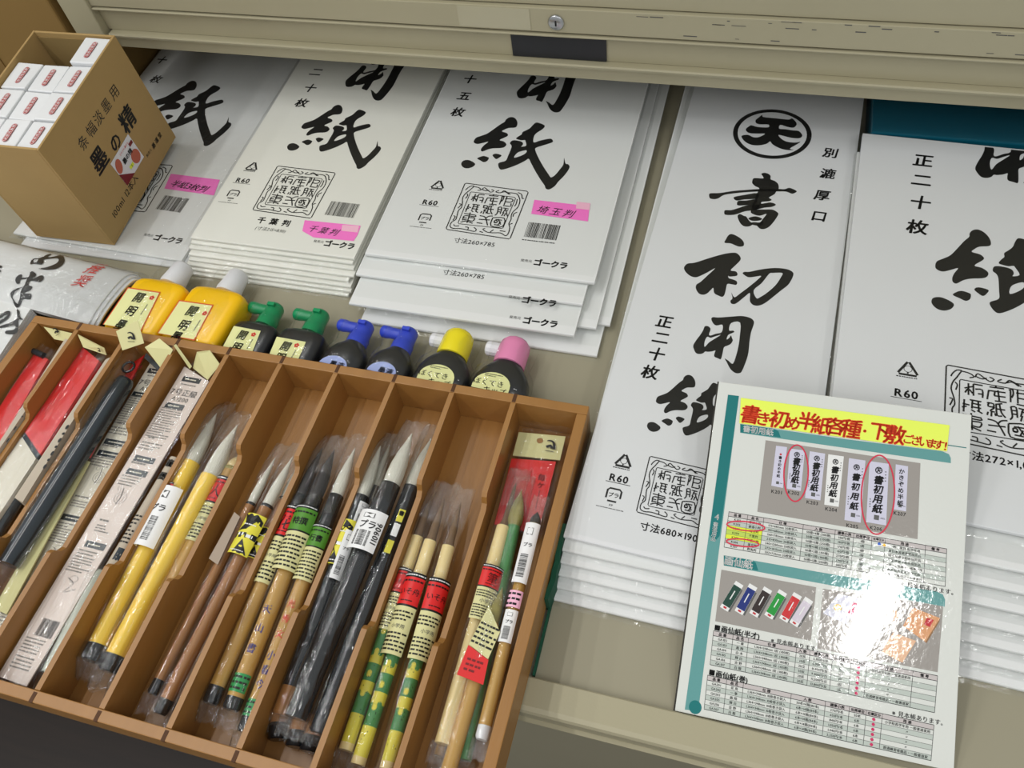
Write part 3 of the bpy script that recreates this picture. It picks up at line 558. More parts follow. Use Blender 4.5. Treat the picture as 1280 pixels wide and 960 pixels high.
# notches in the two rims are thin dark slots where each divider is let in
for i in range(-3, 6):
    for y0, y1 in ((.0005, TY+.0052), (-TL-.0050, -TL+.0030)):
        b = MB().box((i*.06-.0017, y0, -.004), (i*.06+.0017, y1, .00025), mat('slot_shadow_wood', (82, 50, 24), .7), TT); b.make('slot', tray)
# ================================================================ INK BOTTLES
def sup(c, X, Y, a, b_, n=28, e=4.0):
    out = []
    for j in range(n):
        t_ = 2*PI*j/n; cs, sn = math.cos(t_), math.sin(t_)
        out.append(c + X*(a*math.copysign(abs(cs)**(2/e), cs)) + Y*(b_*math.copysign(abs(sn)**(2/e), sn)))
    return out
def bottle(label, cx, y0, ysh, w_, th, m, kind, yaw=0, group=None):
    t = thing('ink_bottle', label, 'bottle', (cx, y0, 0), group); R = rz(yaw); D = R @ Vector((0, 1, 0)); X = R @ Vector((1, 0, 0)); Z = Vector((0, 0, 1)); B = Vector((cx, y0, th/2+.0006)); L = ysh-y0; b = MB()
    e = 5 if kind in ('yellow', 'square') else 2.6; hw = w_/2; ht = th/2
    secs = [(0, hw*.9, ht*.8), (.002, hw*.985, ht*.96), (.006, hw, ht), (L-.012, hw, ht)]
    if kind in ('yellow', 'square'): secs += [(L-.004, hw*.99, ht*.98), (L+.001, hw*.93, ht*.90), (L+.0045, hw*.74, ht*.74), (L+.007, hw*.45, ht*.6), (L+.008, .009, .009), (L+.014, .0088, .0088)]
    elif kind == 'round': secs += [(L-.006, hw*.92, ht*.98), (L, hw*.76, ht*.9), (L+.006, hw*.56, ht*.75), (L+.010, .0105, .0105), (L+.015, .0098, .0098)]
    else: secs = [(0, hw*.9, ht*.8), (.003, hw, ht), (L-.022, hw, ht), (L-.012, hw*.94, ht*.99), (L-.004, hw*.80, ht*.95), (L+.002, hw*.62, ht*.88), (L+.006, .0155, .0135), (L+.011, .0145, .013)]
    b.rings([sup(B+D*s_, X, Z, a, c, 36, e if s_ < L+.005 else 2) for s_, a, c in secs], m); b.make('body', t)
    n0 = B + D*(L+.008)
    if kind == 'yellow':
        MB().lathe(n0, D, [(0, .0135), (.004, .014), (.016, .0125), (.028, .0115), (.031, .0095), (.0315, 0)], M['whitecap'], 24).make('cap', t)
    elif kind in ('square', 'round'):
        cm = M['green'] if kind == 'square' else M['blue']
        cb = MB().lathe(n0, D, [(0, .0112), (.010, .0112), (.0115, .0102), (.017, .0098), (.027, .0095), (.030, .0075), (.0305, 0)], cm, 20)
        cb.lathe(n0+D*.022-X*.002, -X, [(0, .0062), (.016, .0060), (.020, .0068), (.026, .0066), (.028, .0045), (.0281, 0)], cm, 14)
        cb.box((-.004, -.002, 0), (.004, .002, .004), cm, lambda q: n0+D*.024+Z*.0085+X*q.x+D*q.y+Z*q.z); cb.make('nozzle_cap', t)
    else:
        cm = M['ycap'] if kind == 'lemon' else M['pcap']; cb = MB(); n = 24; prof3 = [(-.001, .0162), (.004, .0165), (.020, .0160), (.026, .0150), (.0295, .012), (.031, .006), (.0312, 0)]
        X2 = X; cb.rings([[n0+D*s_+X2*(r*(1-.03*(j % 2))*math.cos(2*PI*j/n))+Z*(r*(1-.03*(j % 2))*math.sin(2*PI*j/n)) for j in range(n)] for s_, r in prof3], cm); cb.make('cap', t)
        MB().lathe(n0+D*.017-X*.013, -X, [(0, .0075), (.010, .0078), (.014, .0074), (.0155, .006), (.0156, 0)], M['whitecap'], 12, smooth=False).make('spout_cap', t)
    le = {'yellow': .036}.get(kind, .032); b = MB(); g = .0012
    fs = [(-.0006, hw+.0008, ht*.9), (.006, hw+g, ht+g), (L-.014, hw+g, ht+g), (L-.004, hw*.95+g, ht*.96+g), (L+.006, max(.020, hw*.72), ht*.82), (L+.018, .0225, ht*.86), (L+.026, .0235, ht*.80), (L+le, .0245, ht*.62)]
    b.rings([sup(B+D*s_, X, Z, a*(1+(.05*noise.noise(Vector((s_*150, cx*30, 1))) if s_ > L else 0)), c*(1+(.12*noise.noise(Vector((s_*120, cx*50, 5))) if s_ > L else 0)), 36, 3.2) for s_, a, c in fs], M['wrap'], cap=False); b.make('shrink_wrap', t)
    return t, Frame(Vector((cx, y0, th+.0010)), X, D), B, D, X
FLW = 8
def flower(p, c, r, m):
    for i in range(5): p.ell((c[0]+r*.6*math.sin(2*PI*i/5), c[1]+r*.6*math.cos(2*PI*i/5)), r*.42, r*.42, m, .0005, n=8)
for nm, cx, q, chs, fl_, sd, lab in (
    ('a', -.6055, [(160,359),(201,365),(176,415),(127.5,407)], [('開', 173.7, 372), ('明', 163.7, 388.7), ('墨', 151, 406)], (190, 372.5), (181, 386), 'yellow ink bottle with white cap, the one next to the arched paper pack'),
    ('b', -.5345, [(224,375),(267.5,381),(243,426),(195,418.7)], [('開', 240, 389), ('明', 230, 406.5), ('墨', 220, 421)], (256, 392), (247, 406), 'yellow ink bottle with white cap, the one next to the green-capped bottles')):
    t, f, B, D, X = bottle(lab, cx, .399, .4680, .068, .0385, M['yellow'], 'yellow', -.05, 'yellow ink bottles behind the tray')
    p = Print(f); p.poly([Vector((a[0], max(a[1], .0005))) for a in (f.px(*z) for z in q)], M['orange'], .0001); c = [sum(a[0] for a in q)/4, sum(a[1] for a in q)/4]
    qq = [f.px(*a) for a in q]; cc = sum(qq, Vector((0, 0)))/4; p.poly([Vector((z[0], max(z[1], .0005))) for z in (cc+(a-cc).normalized()*((a-cc).length-.002) for a in qq)], M['label'], .0002)
    for ch, x, y in chs: p.text(ch, f.px(x, y), .0145, INK, .022, sx=.86, lift=.0006, slant=.1)
    flower(p, f.px(*fl_), .003, M['red']); p.lines(f.px(*sd), .014, .0028, 1, M['greyink'], .0004, rot=PI/2); p.make(t, 'label')
for cx, q, chs, fl_, lab in ((-.4725, [(292.5,407.5),(326,413.7),(315,441),(279,433)], [('開', 303, 419), ('明', 296, 434)], (317, 418.5), 'black square ink bottle with green nozzle cap, next to the yellow bottles'),
                             (-.4185, [(346,421),(382.5,427.5),(372,451),(336,444)], [('開', 357, 433), ('明', 350, 447)], (371, 432), 'black square ink bottle with green nozzle cap, next to the blue-capped bottles')):
    t, f, B, D, X = bottle(lab, cx, .399, .4345, .0515, .034, M['blackp'], 'square', -.06, 'green-capped ink bottles')
    p = Print(f); p.poly([Vector((a[0], max(a[1], .0005))) for a in (f.px(*z) for z in q)], M['label'], .0002)
    for ch, x, y in chs: p.text(ch, f.px(x, y), .0125, INK, .022, sx=.86, lift=.0006, slant=.1)
    flower(p, f.px(*fl_), .0028, M['red']); c = f.px(fl_[0]-4, fl_[1]+11); p.lines(c, .012, .0025, 1, M['greyink'], .0004, rot=PI/2); p.make(t, 'label')
for cx, lc, lab in ((-.3655, (415, 458), 'black rounded ink bottle with blue nozzle cap, left of the other blue-capped one'), (-.3165, (476, 466), 'black rounded ink bottle with blue nozzle cap, beside the lemon-capped bottle')):
    t, f, B, D, X = bottle(lab, cx, .399, .4285, .0475, .034, M['blackp'], 'round', -.08, 'blue-capped ink bottles')
    p = Print(f); c = f.px(*lc); p.poly([(c[0]+.0155*math.cos(a), max(.0005, c[1]+.013*math.sin(a))) for a in [2*PI*i/28 for i in range(28)]], M['lblue'], .0003); p.text('墨液', (c[0]+.004, c[1]+.003), .008, INK, .02, lift=.0006); p.make(t, 'label')
for cx, c0_, kd, lab in ((-.2600, (546, 469), 'lemon', 'black ink bottle with lemon yellow cap and white spout'), (-.2005, (615, 479), 'pink', 'black ink bottle with pink cap and white spout')):
    t, f, B, D, X = bottle(lab, cx, .399, .4330, .0585, .034, M['blackp'], kd, -.04, 'ink bottles for children')
    p = Print(f); c = f.px(*c0_); c = Vector((c[0], c[1]+.001)); hw = .0185
    p.poly([(c[0]-hw, .0005), (c[0]+hw, .0005)]+[(c[0]+hw*math.cos(a), c[1]-.004+.0155*math.sin(a)) for a in [i*PI/12 for i in range(13)]], M['label'], .0003)
    p.text('ぼくてき', (c[0]-.003, c[1]-.001), .0078, INK, .01, lift=.0005, slant=-.1); p.text('キッズ', (c[0]+.005, c[1]-.0088), .0078, INK, .01, lift=.0005); p.lines((c[0], c[1]+.0075), .018, .004, 2, INK, .0005); p.make(t, 'label')
# ================================================================ CARDBOARD BOX WITH CARTONS
BX = Vector((-.7146, .5316, .0092)); BM = rz(.0301) @ rx(.0614) @ ry(.0164); BW, BD, BH = .1089, .1807, .1541
BX2 = BX
def bw(x, y, z): return BX2 + BM @ Vector((x, y, z))
box = thing('cardboard_box', 'small open cardboard box of white cartons with brush lettering on its side', 'box', bw(-BW/2, BD/2, 0))
BT = lambda q: bw(q.x, q.y, q.z); c_ = .0028
def bb(name, a, b_, m=M['cardboard']): return MB().box(a, b_, m, BT).make(name, box, .0006)
bb('bottom', (-BW, 0, 0), (0, BD, c_)); bb('side_panel', (-c_, 0, c_), (0, BD, BH)); bb('side_panel', (-BW, 0, c_), (-BW+c_, BD, BH)); bb('end_panel', (-BW+c_, 0, c_), (-c_, c_, BH)); bb('end_panel', (-BW+c_, BD-c_, c_), (-c_, BD, BH))
fl2 = MB().box((-BW+c_+.001, BD-c_-.0011, .045), (-c_-.001, BD-c_-.0002, BH-.006), M['cardboard_in'], BT).make('inner_flap', box)
BF = Frame(bw(.0, 0, 0), BM @ Vector((0, 1, 0)), BM @ Vector((0, 0, 1))); p = Print(BF)
for ch, x, y in (('条', 103.8, 178), ('幅', 113.8, 161.5), ('淡', 123, 147), ('墨', 132.5, 132), ('用', 142.5, 115)): p.text(ch, BF.px(x, y), .0165, INK, .004)
for ch, x, y, s_ in (('墨', 123.8, 200, .029), ('の', 143.8, 178, .021), ('精', 158.8, 149, .029)): p.brush(ch, BF.px(x, y), s_, INK, slant=.05)
p.text('100ml', BF.px(147.5, 259.5), .0115, INK, .008, sp=1.05); p.text('12本入', BF.px(163.5, 232), .0115, INK, .008, sp=1.0); p.text('製造元', BF.px(186, 191), .0045, INK); p.text('墨運堂', BF.px(196, 175), .0075, INK, .02, sp=1.2); p.make(box, 'print')
p = Print(BF); p.pxpoly([(159.4,167.5),(179.4,196),(158.5,232),(137.5,205)], M['whitecap'], .0006); p.pxpoly([(148,218.5),(168,216),(158.5,232)], M['maroon'], .0008); p.ell(BF.px(148, 208), .006, .009, M['blush'], .0009, -.4); p.ell(BF.px(169, 195), .0085, .009, M['blush'], .0009, .3)
p.brush('墨の精', BF.px(158.5, 195), .0075, INK, .0, lift=.001, slant=0); p.text('さらさら書ける', BF.px(154, 186), .0032, M['red'], lift=.001); p.rect(BF.px(162.5, 179), .008, .0045, M['maroon'], .0009); p.rect(BF.px(164, 207), .009, .0045, M['lime'], .0009); p.text('1', BF.px(164, 207), .005, INK, .02, lift=.0011); p.make(box, 'sticker')
cells = [(0, 0, 'right'), (1, 0, 'middle'), (0, 1, 'right'), (1, 1, 'middle'), (2, 1, 'left'), (0, 2, 'right'), (1, 2, 'middle'), (2, 2, 'left'), (2, 0, 'left')]
rowname = ['nearest row', 'second nearest row', 'third nearest row']
def carton(ix, iy, hz, label):
    x1 = -c_-.0004-ix*.0342; y0 = c_+.0012+iy*.0433; t = thing('ink_carton', label, 'carton', bw(x1-.017, y0+.021, c_), 'white cartons in the cardboard box'); b = MB()
    lo = [bw(x1-.0336, y0, c_+.0004), bw(x1, y0, c_+.0004), bw(x1, y0+.0425, c_+.0004), bw(x1-.0336, y0+.0425, c_+.0004)]
    j = [random.uniform(-.0012, .0012) for _ in range(4)]; hi = [bw(x1-.0333+j[0]*.3, y0+.0006, hz+j[0]), bw(x1-.0004, y0+.0004, hz+j[1]), bw(x1-.0004, y0+.0420, hz+j[2]), bw(x1-.0333, y0+.0420, hz+j[3])]
    b.hexa(lo, hi, M['carton']); b.make('carton_body', t, .0012)
    f = Frame(hi[0].lerp(hi[2], .5)+BM @ Vector((0, 0, .0004)), (hi[1]-hi[0]), BM @ Vector((0, 1, 0))); p = Print(f)
    n = 8; hw = .0031; hl = .0132; pts = [(hw*math.cos(a), hl-hw+hw*math.sin(a)) for a in [PI*i/n for i in range(n+1)]]+[(hw*math.cos(a), -hl+hw+hw*math.sin(a)) for a in [PI+PI*i/n for i in range(n+1)]]
    p.poly([(a+.001, c) for a, c in pts], M['pill'], .0007); p.stroke([(a*.78+.001, c*.94) for a, c in pts], .00035, M['whiteink'], .0008, 0, True)
    for i, ch in enumerate('墨運堂墨液'): p.text(ch, (.001, .0092-i*.0046), .0040, M['whiteink'], .0, rot=0, lift=.0009)
    p.make(t, 'red_label')
for ix, iy, side in cells: carton(ix, iy, BH-.006+.001*math.sin(ix*3+iy), 'white carton with red label in the cardboard box, %s column, %s' % (side, rowname[iy]))
carton(0, 3, BH-.002, 'white carton with red label, alone in the far row of the cardboard box')
# ================================================================ CATALOGUE CARD
CT = Vector((.008937, .160288, 0.0008)); CM_ = rz(.02663) @ rx(.289893) @ rz(-.00371); CW, CH = .1994, .2693
card = thing('catalogue_card', 'glossy catalogue page on board leaning on the paper packs, yellow tape with red handwriting', 'card', CT)
cU = CM_ @ Vector((1, 0, 0)); cV = CM_ @ Vector((0, 1, 0)); cN = CM_ @ Vector((0, 0, 1)); CT = CT + cN*.003
CF = Frame(CT, cU, cV)
MB().hexa([CF.pt(x, y, -.0028) for x, y in ((0, 0), (CW, 0), (CW, CH), (0, CH))], [CF.pt(x, y, 0) for x, y in ((0, 0), (CW, 0), (CW, CH), (0, CH))], M['board']).make('board', card, .0004)
b = MB().hexa([CF.pt(x, y, -.0034) for x, y in ((-.0012, 0), (CW-.001, 0), (CW-.001, CH+.0008), (-.0012, CH+.0008))], [CF.pt(x, y, -.0029) for x, y in ((-.0012, 0), (CW-.001, 0), (CW-.001, CH+.0008), (-.0012, CH+.0008))], M['board_edge']).make('backing', card)
p = Print(CF); cp = lambda x, y: (860+x/3.556, 480+y/3.556); cq = lambda x, y: (840+x/3.368, 680+y/3.368); cs = lambda x, y: (940+x/5.818, 540+y/5.818)
def gl(name, rgb): return mat(name, rgb, .08, var=.006, vscale=6, bump=.07, bscale=230, spec=.7, coat=.4)
TD, TLt, GC_, HD, PH, SP = gl('gloss_teal_dark', (0, 116, 116)), gl('gloss_teal_soft', (96, 156, 154)), gl('gloss_grey_cell', (190, 198, 190)), gl('gloss_header', (198, 190, 188)), gl('gloss_photo', (158, 152, 146)), gl('gloss_strip', (210, 208, 226))
BL = gl('gloss_black', (30, 30, 30)); GR = gl('gloss_grey_ink', (92, 92, 90)); WH = gl('gloss_white', (236, 236, 234)); RD = gl('gloss_red', (196, 44, 50)); MG = gl('gloss_magenta', (206, 40, 96))
p.pxpoly([(910,493.4),(923.7,495),(872.7,889),(856,887)], TLt, .0001); p.pxpoly([(910,493.4),(923.7,495),(899.5,670),(893,677),(886.5,668)], TD, .00018)
c = CF.px(869, 884); p.ell(c, .0048, .005, TD, .0002); p.text('4', CF.px(896.5, 646), .0065, WH, .03, lift=.0003)
for i, ch in enumerate('書道用品'): p.text(ch, CF.px(894.5-i*1.0, 655.5+i*6.0), .0042, WH, .02, lift=.0003)
p.pxpoly([cp(232,178),cp(700,245),cp(1130,299),cp(1160,312),cp(1168,330),cp(1168,352),cp(232,217)], TLt, .0001); p.pxpoly([cp(232,178),cp(380,199),cp(402,210),cp(412,238),cp(232,215)], TD, .0002); p.text('書初用紙', CF.px(*cp(312, 207)), .0062, WH, .03, lift=.0003)
p.stroke([CF.px(*cp(1150,271)), CF.px(*cp(1237,284))], .0007, TD, .0002, 0)
p.pxpoly([cp(345,250),cp(1033,352),cp(1020,690),cp(308,568)], PH, .0001)
strips = [((175,100),(255,110),(225,408),(140,390)),((275,120),(385,135),(355,430),(253,412)),((420,140),(532,158),(497,498),(385,480)),((555,162),(668,178),(630,545),(525,528)),((705,190),(825,208),(790,660),(672,640)),((855,212),(995,232),(975,680),(830,655)),((1045,235),(1135,250),(1120,578),(1030,562))]
for i, st in enumerate(strips):
    q = [CF.px(*cs(*a)) for a in st]; p.poly([q[3], q[2], q[1], q[0]], SP if i != 3 else WH, .00018)
    W_ = (q[1]-q[0]).length; L_ = (q[3]-q[0]).length; mid = lambda t_, s_=.5: (q[0].lerp(q[1], s_)).lerp(q[3].lerp(q[2], s_), t_)
    if i in (0, 6):
        s_ = 'かきぞめ半紙' if i == 6 else '書き初め半紙'
        for j, ch in enumerate(s_): p.text(ch, mid((.14 if i == 6 else .28)+j*(.14 if i == 6 else .09)), W_*(.5 if i == 6 else .32), BL, .025, lift=.0003)
        if i == 0: p.ell(mid(.2), W_*.1, W_*.1, RD, .0003, n=10)
    else:
        c = mid(.13); p.ell(c, W_*.17, W_*.17, BL, .0003, hole=W_*.045, n=18); p.text('天', c, W_*.3, BL, .04, lift=.0003)
        for j, ch in enumerate('書初用紙'): p.text(ch, mid(.29+j*.155), W_*.52, BL, .04, lift=.0003, slant=.15)
        for j in range(4): p.rect(mid(.14+j*.05, .86), W_*.06, W_*.06, GR, .0003)
        for j in range(4): p.rect(mid(.62+j*.04, .14), W_*.06, W_*.06, GR, .0003)
    c = mid(.9); p.rect(c, W_*.26, W_*.26, GR, .00025); p.lines(mid(.9, .82), W_*.2, W_*.1, 2, BL, .0003)
    c = mid(1.07 if i else 1.12); p.text('K20%d' % (i+1), c, .0040, BL, .01, lift=.0003)
for cx, cy, a, b_ in ((320, 300, 88, 205), (915, 457, 120, 287)):
    p.stroke([CF.px(*cs(cx+a*math.cos(t_)-b_*.05*math.sin(t_)*1.0, cy+b_*math.sin(t_)+.1*a*math.cos(t_))) for t_ in [2*PI*i/22-1.0 for i in range(22)]], .0011, M['ring'], .0004, 2, True)
def table(Q, rows, colsf, data, heads, hl=False, dots=None, szf=.62):
    q = [CF.px(*a) for a in Q]; nr = rows
    def g(s_, t_): return q[0].lerp(q[1], s_).lerp(q[3].lerp(q[2], s_), t_)
    rh = (q[3]-q[0]).length/nr; rot = math.atan2((q[1]-q[0]).y, (q[1]-q[0]).x)
    for r in range(nr):
        a = [g(0, r/nr), g(0, (r+1)/nr), g(1, (r+1)/nr), g(1, r/nr)]
        if r == 0 or r % 2 == 0: p.poly(a, HD if r == 0 else GC_, .0001)
        if hl and 3 <= r <= 5: p.poly([g(0, r/nr), g(0, (r+1)/nr), g(colsf[2], (r+1)/nr), g(colsf[2], r/nr)], M['lime'] if r % 2 else M['lime2'], .00015)
    for r in range(nr+1): p.stroke([g(0, r/nr), g(1, r/nr)], .00022 if 1 < r < nr else .0004, BL if r in (0, 1, nr) else GR, .0002, 0)
    for cfr in colsf: p.stroke([g(cfr, 0), g(cfr, 1)], .00028, BL, .0002, 0)
    for ci in range(len(colsf)-1):
        s_ = (colsf[ci]+colsf[ci+1])/2; wc = (q[1]-q[0]).length*(colsf[ci+1]-colsf[ci])
        if ci < len(heads) and heads[ci]: p.text(heads[ci], g(s_, .5/nr), min(rh*.72, wc*.9/max(1, len(heads[ci])*1.1)), BL, .03, rot, lift=.0003, sp=1.3 if len(heads[ci]) < 3 else 1)
    for r, row in enumerate(data):
        for ci, tx in enumerate(row):
            if not tx: continue
            s_ = (colsf[ci]+colsf[ci+1])/2; wc = (q[1]-q[0]).length*(colsf[ci+1]-colsf[ci]); n_ = sum(1 if ord(ch) > 0x2E00 else .55 for ch in tx)
            if tx == '●': p.ell(g(s_, (r+1.5)/nr), rh*.32, rh*.32, MG, .0003, n=10)
            else: p.text(tx, g(s_, (r+1.5)/nr), min(rh*.66, wc*.93/n_), BL, .012, rot, lift=.0003)
spec = ['175×682mm 20枚袋入', '190×680mm 20枚袋入', '260×785mm 15枚袋入', '215×830mm 20枚袋入', '240×1200mm 20枚袋入', '272×1013mm 20枚袋入', '202×732mm 20枚袋入']
use = ['一般ご家庭 低学年用', '東日本書道連盟指定品', '埼玉県書き初め指定品', '千葉県書き初め指定品', '一般・公募展用 一般書道用', '東京都書道連盟指定品', '一般・公募展用 一般書道用']
hd = ['品番', '品名', '仕様', '入数', '標準小売', '出荷単位', '在庫区分', '用途', '備考']
table([cp(182,568),cp(1150,733),cp(1143,900),cp(160,725)], 8, [0,.091,.168,.354,.502,.587,.669,.729,.907,1],
  [['K20%d' % (i+1), ['書初小判', '書道小判', '埼玉判', '千葉判', '半紙三枚', '東京判', '群馬判'][i], spec[i], '%d冊×%d箱 (%d冊)' % ([50, 50, 50, 50, 50, 50, 50][i], [4, 4, 5, 5, 3, 2, 5][i], [200, 200, 250, 250, 150, 100, 250][i]), ['140', '140', '170', '160', '270', '290', '140'][i]+'円/冊', '1冊', '', use[i], ''] for i in range(7)], hd, hl=True)
p.ell(CF.px(*cp(850, 711)), .0012, .0012, gl('gloss_blue', (30, 90, 200)), .0003, n=10); p.ell(CF.px(*cp(872, 716)), .0012, .0012, gl('gloss_orange', (240, 180, 30)), .0003, n=10)
for cx, cy, a, b_ in ((257, 632, 84, 20), (243, 706, 72, 16)):
    p.stroke([CF.px(*cp(cx+a*math.cos(t_), cy+b_*math.sin(t_)+.1*a*math.cos(t_))) for t_ in [2*PI*i/18 for i in range(18)]], .0011, M['ring'], .0004, 2, True)
p.text('※見本帳あります。', CF.px(*cp(1070, 908)), .0045, BL, .01, lift=.0003)
p.pxpoly([cq(218,48),cq(700,132),cq(1112,199),cq(1140,212),cq(1150,235),cq(1148,264),cq(700,180),cq(218,90)], TLt, .0001); p.pxpoly([cq(218,48),cq(330,67),cq(352,78),cq(363,112),cq(218,90)], TD, .0002); p.text('画仙紙', CF.px(*cq(280, 78)), .0075, WH, .03, lift=.0003)
p.pxpoly([cq(208,108),cq(607,182),cq(585,408),cq(182,325)], PH, .0001); p.pxpoly([cq(635,188),cq(1142,262),cq(1118,540),cq(612,440)], PH, .0001)
for (a, b_, rgb) in (((285,165),(218,275),(20,66,52)), ((343,175),(280,290),(24,44,120)), ((405,188),(342,300),(48,34,32)), ((468,200),(405,308),(30,150,56)), ((530,212),(468,322),(206,44,48)), ((578,232),(510,340),(214,204,216))):
    A_, B_ = CF.px(*cq(*a)), CF.px(*cq(*b_)); p.stroke([A_, B_], .0068, WH, .00018, 0); p.stroke([A_.lerp(B_, .13), A_.lerp(B_, .87)], .0066, gl('gloss_box_%d' % rgb[0], rgb), .00026, 0); p.stroke([A_.lerp(B_, .3), A_.lerp(B_, .62)], .0008, WH, .00032, 0); p.stroke([A_.lerp(B_, .9), A_.lerp(B_, .96)], .0025, RD, .0003, 0)
    p.stroke([A_.lerp(B_, .2)+Vector((.0042, -.0005)), B_.lerp(A_, .0)+Vector((.0042, -.001))], .0014, GR, .00015, 0)
PAD = gl('gloss_pad', (214, 214, 228)); PEA = gl('gloss_peach', (232, 186, 150)); ORG = gl('gloss_orange_box', (222, 160, 112))
p.pxpoly([cq(700,210),cq(800,230),cq(735,338),cq(636,292)], PAD, .0002); p.ell(CF.px(*cq(697,268)), .003, .0028, gl('gloss_gold', (240, 190, 90)), .0003); p.pxpoly([cq(763,245),cq(783,252),cq(760,298),cq(740,290)], MG, .0003)
p.pxpoly([cq(1015,268),cq(1128,312),cq(1066,412),cq(972,345)], ORG, .0002); p.pxpoly([cq(1128,312),cq(1126,325),cq(1070,418),cq(1066,412)], gl('gloss_box_side', (150, 110, 70)), .0003); p.pxpoly([cq(1073,310),cq(1102,320),cq(1085,350),cq(1060,338)], RD, .0003)
p.pxpoly([cq(930,372),cq(1028,408),cq(970,500),cq(882,455)], PEA, .0002); p.pxpoly([cq(905,285),cq(945,275),cq(950,315),cq(915,330)], PEA, .0002)
p.text('■画仙紙(半才)', CF.px(*cq(178, 350)), .0052, BL, .03, rot=-.015, lift=.0003, align='l'); p.text('※見本帳あります。', CF.px(*cq(522, 425)), .0042, BL, .01, lift=.0003)
hd2 = ['品番', '品名', '仕様', '入数', '標準小売', '出荷単位', '在庫区分', '用途', '備考']
table([cq(175,365),cq(1118,555),cq(1105,710),cq(160,508)], 7, [0,.092,.164,.384,.445,.546,.629,.697,.896,1],
  [['GA10%s' % '234567'[i], ['一 華', '鳳 翔', '白 木', '輝 白', '吉 野', '白 龍'][i], '1,364×348mm 1反 (100枚)', '20反', ['5,300', '6,000', '8,400', '9,800', '11,200', '13,800'][i]+'円/反', '1反', '●', '小学校高学年用 一般書道家用' if i == 0 else ('普通練習者競品・一般書道家' if i == 5 else '〃'), ''] for i in range(6)], hd2)
p.text('■画仙紙(巻)', CF.px(*cq(155, 538)), .0052, BL, .03, rot=-.015, lift=.0003, align='l'); p.text('※見本帳あります。', CF.px(*cq(1040, 733)), .0042, BL, .01, lift=.0003)
table([cq(150,552),cq(1103,762),cq(1090,912),cq(135,695)], 7, [0,.089,.166,.383,.535,.64,.713,.782,1],
  [['GA20%s' % '123567'[i], ['花 鳥', '一 華', '鳳 翔', '輝 白', '吉 野', '白 龍'][i], '1,364×348mm 10枚巻き袋入', ['20本×4箱(80本)', '6本×14箱(84本)'][i > 0], ['270', '650', '840', '1,050', '1,440', '2,250'][i]+'円/本', ['20本', '6本'][i > 0], '●', '小学校高学年用 一般書道家用' if i == 0 else ('普通練習者競品・一般書道家' if i == 5 else '〃')] for i in range(6)], hd2)
p.make(card, 'printed_page')
p = Print(CF); p.pxpoly([cp(235,62),cp(1162,184),cp(1150,300),cp(228,175)], M['tape'], .0006)
for ch, x, y, s_ in (('書',937,518,.017),('き',953,523.6,.013),('初',972.5,524,.0165),('め',990,529,.013),('半',1007.6,526.4,.0165),('紙',1026,532,.0165),('各',1044,533,.0155),('種',1062.5,536,.017),('・',1080,539,.01),('下',1098,539,.016),('敷',1117,543.5,.017),('ご',1134,549,.0085),('ざ',1144,551,.0085),('い',1154,553,.0085),('ま',1163.7,554.5,.0085),('す',1172.7,556,.0085),('!',1181,557.3,.0095)):
    p.text(ch, CF.px(x, y), s_, M['hand'], .030, lift=.0008, slant=.12)
p.make(card, 'yellow_tape')
# ================================================================ BRUSHES AND PACKS IN THE TRAY
ZT = TF.N
def clampP(P, pad=.0028, c=None, ymin=-.3375):
    q = TM.transposed() @ (P-TO); c = math.floor(q.x/.06) if c is None else c
    lo = c*.06+max(pad, .0028) if c > -4 else XA+.0096+max(0, pad-.0028); hi = (c+1)*.06-max(pad, .0028) if c < 5 else XB-.0097-max(0, pad-.0028)
    q.x = min(max(q.x, lo), hi); q.y = min(max(q.y, ymin+max(0, pad-.0028)), -.0012); q.z = max(q.z, -TH+.0041)
    return TO + TM @ q
def comp(*P):
    q = TM.transposed() @ (sum(P, Vector())/len(P)-TO); return min(5, max(-4, math.floor(q.x/.06)))
def tube_sleeve(parent, A, B, ra, rb, m='sleeve', ext0=.016, ext1=.014, seed=0, wide=1.0):
    D = (B-A).normalized(); L = (B-A).length; X = D.cross(ZT).normalized(); Y = X.cross(D); b = MB(); n = 18; rows = []
    st = [(-ext0, 1.05, .10), (-ext0*.6, 1.12, .35), (-ext0*.2, 1.1, .7), (.04, 1.05, .95)] + [(t_, 1.0, 1.0) for t_ in [.12+i*.08 for i in range(10)]]
    pos = [(s_, a, c) for s_, a, c in st if s_ < 0] + [(L*s_, a, c) for s_, a, c in st if s_ > 0] + [(L, 1.05, .9), (L+ext1*.5, 1.12, .45), (L+ext1, 1.1, .08)]
    for i, (s_, a, c) in enumerate(pos):
        t_ = min(1, max(0, s_/L)); r = ra*(1-t_)+rb*t_; ring = []
        for j in range(n):
            th = 2*PI*j/n; q = 1+.05*noise.noise(Vector((math.cos(th)*2+seed, math.sin(th)*2, s_*60))); crimp = .0022*noise.noise(Vector((j*1.7, s_*200, seed))) if c < .75 else 0
            ring.append(A + D*(s_+crimp*3) + X*(r*a*q*wide*math.cos(th)) + Y*(r*c*q*math.sin(th)+crimp - r*(1-c)*.4))
        rows.append(ring)
    c_0 = comp(A, B); rows = [[clampP(q, .0028, c_0) for q in r_] for r_ in rows]
    b.rings(rows[:5], M['crinkle'], cap=False); b.rings(rows[4:-2], M[m], cap=False); b.rings(rows[-3:], M['crinkle'], cap=False); return b.make('clear_sleeve', parent)
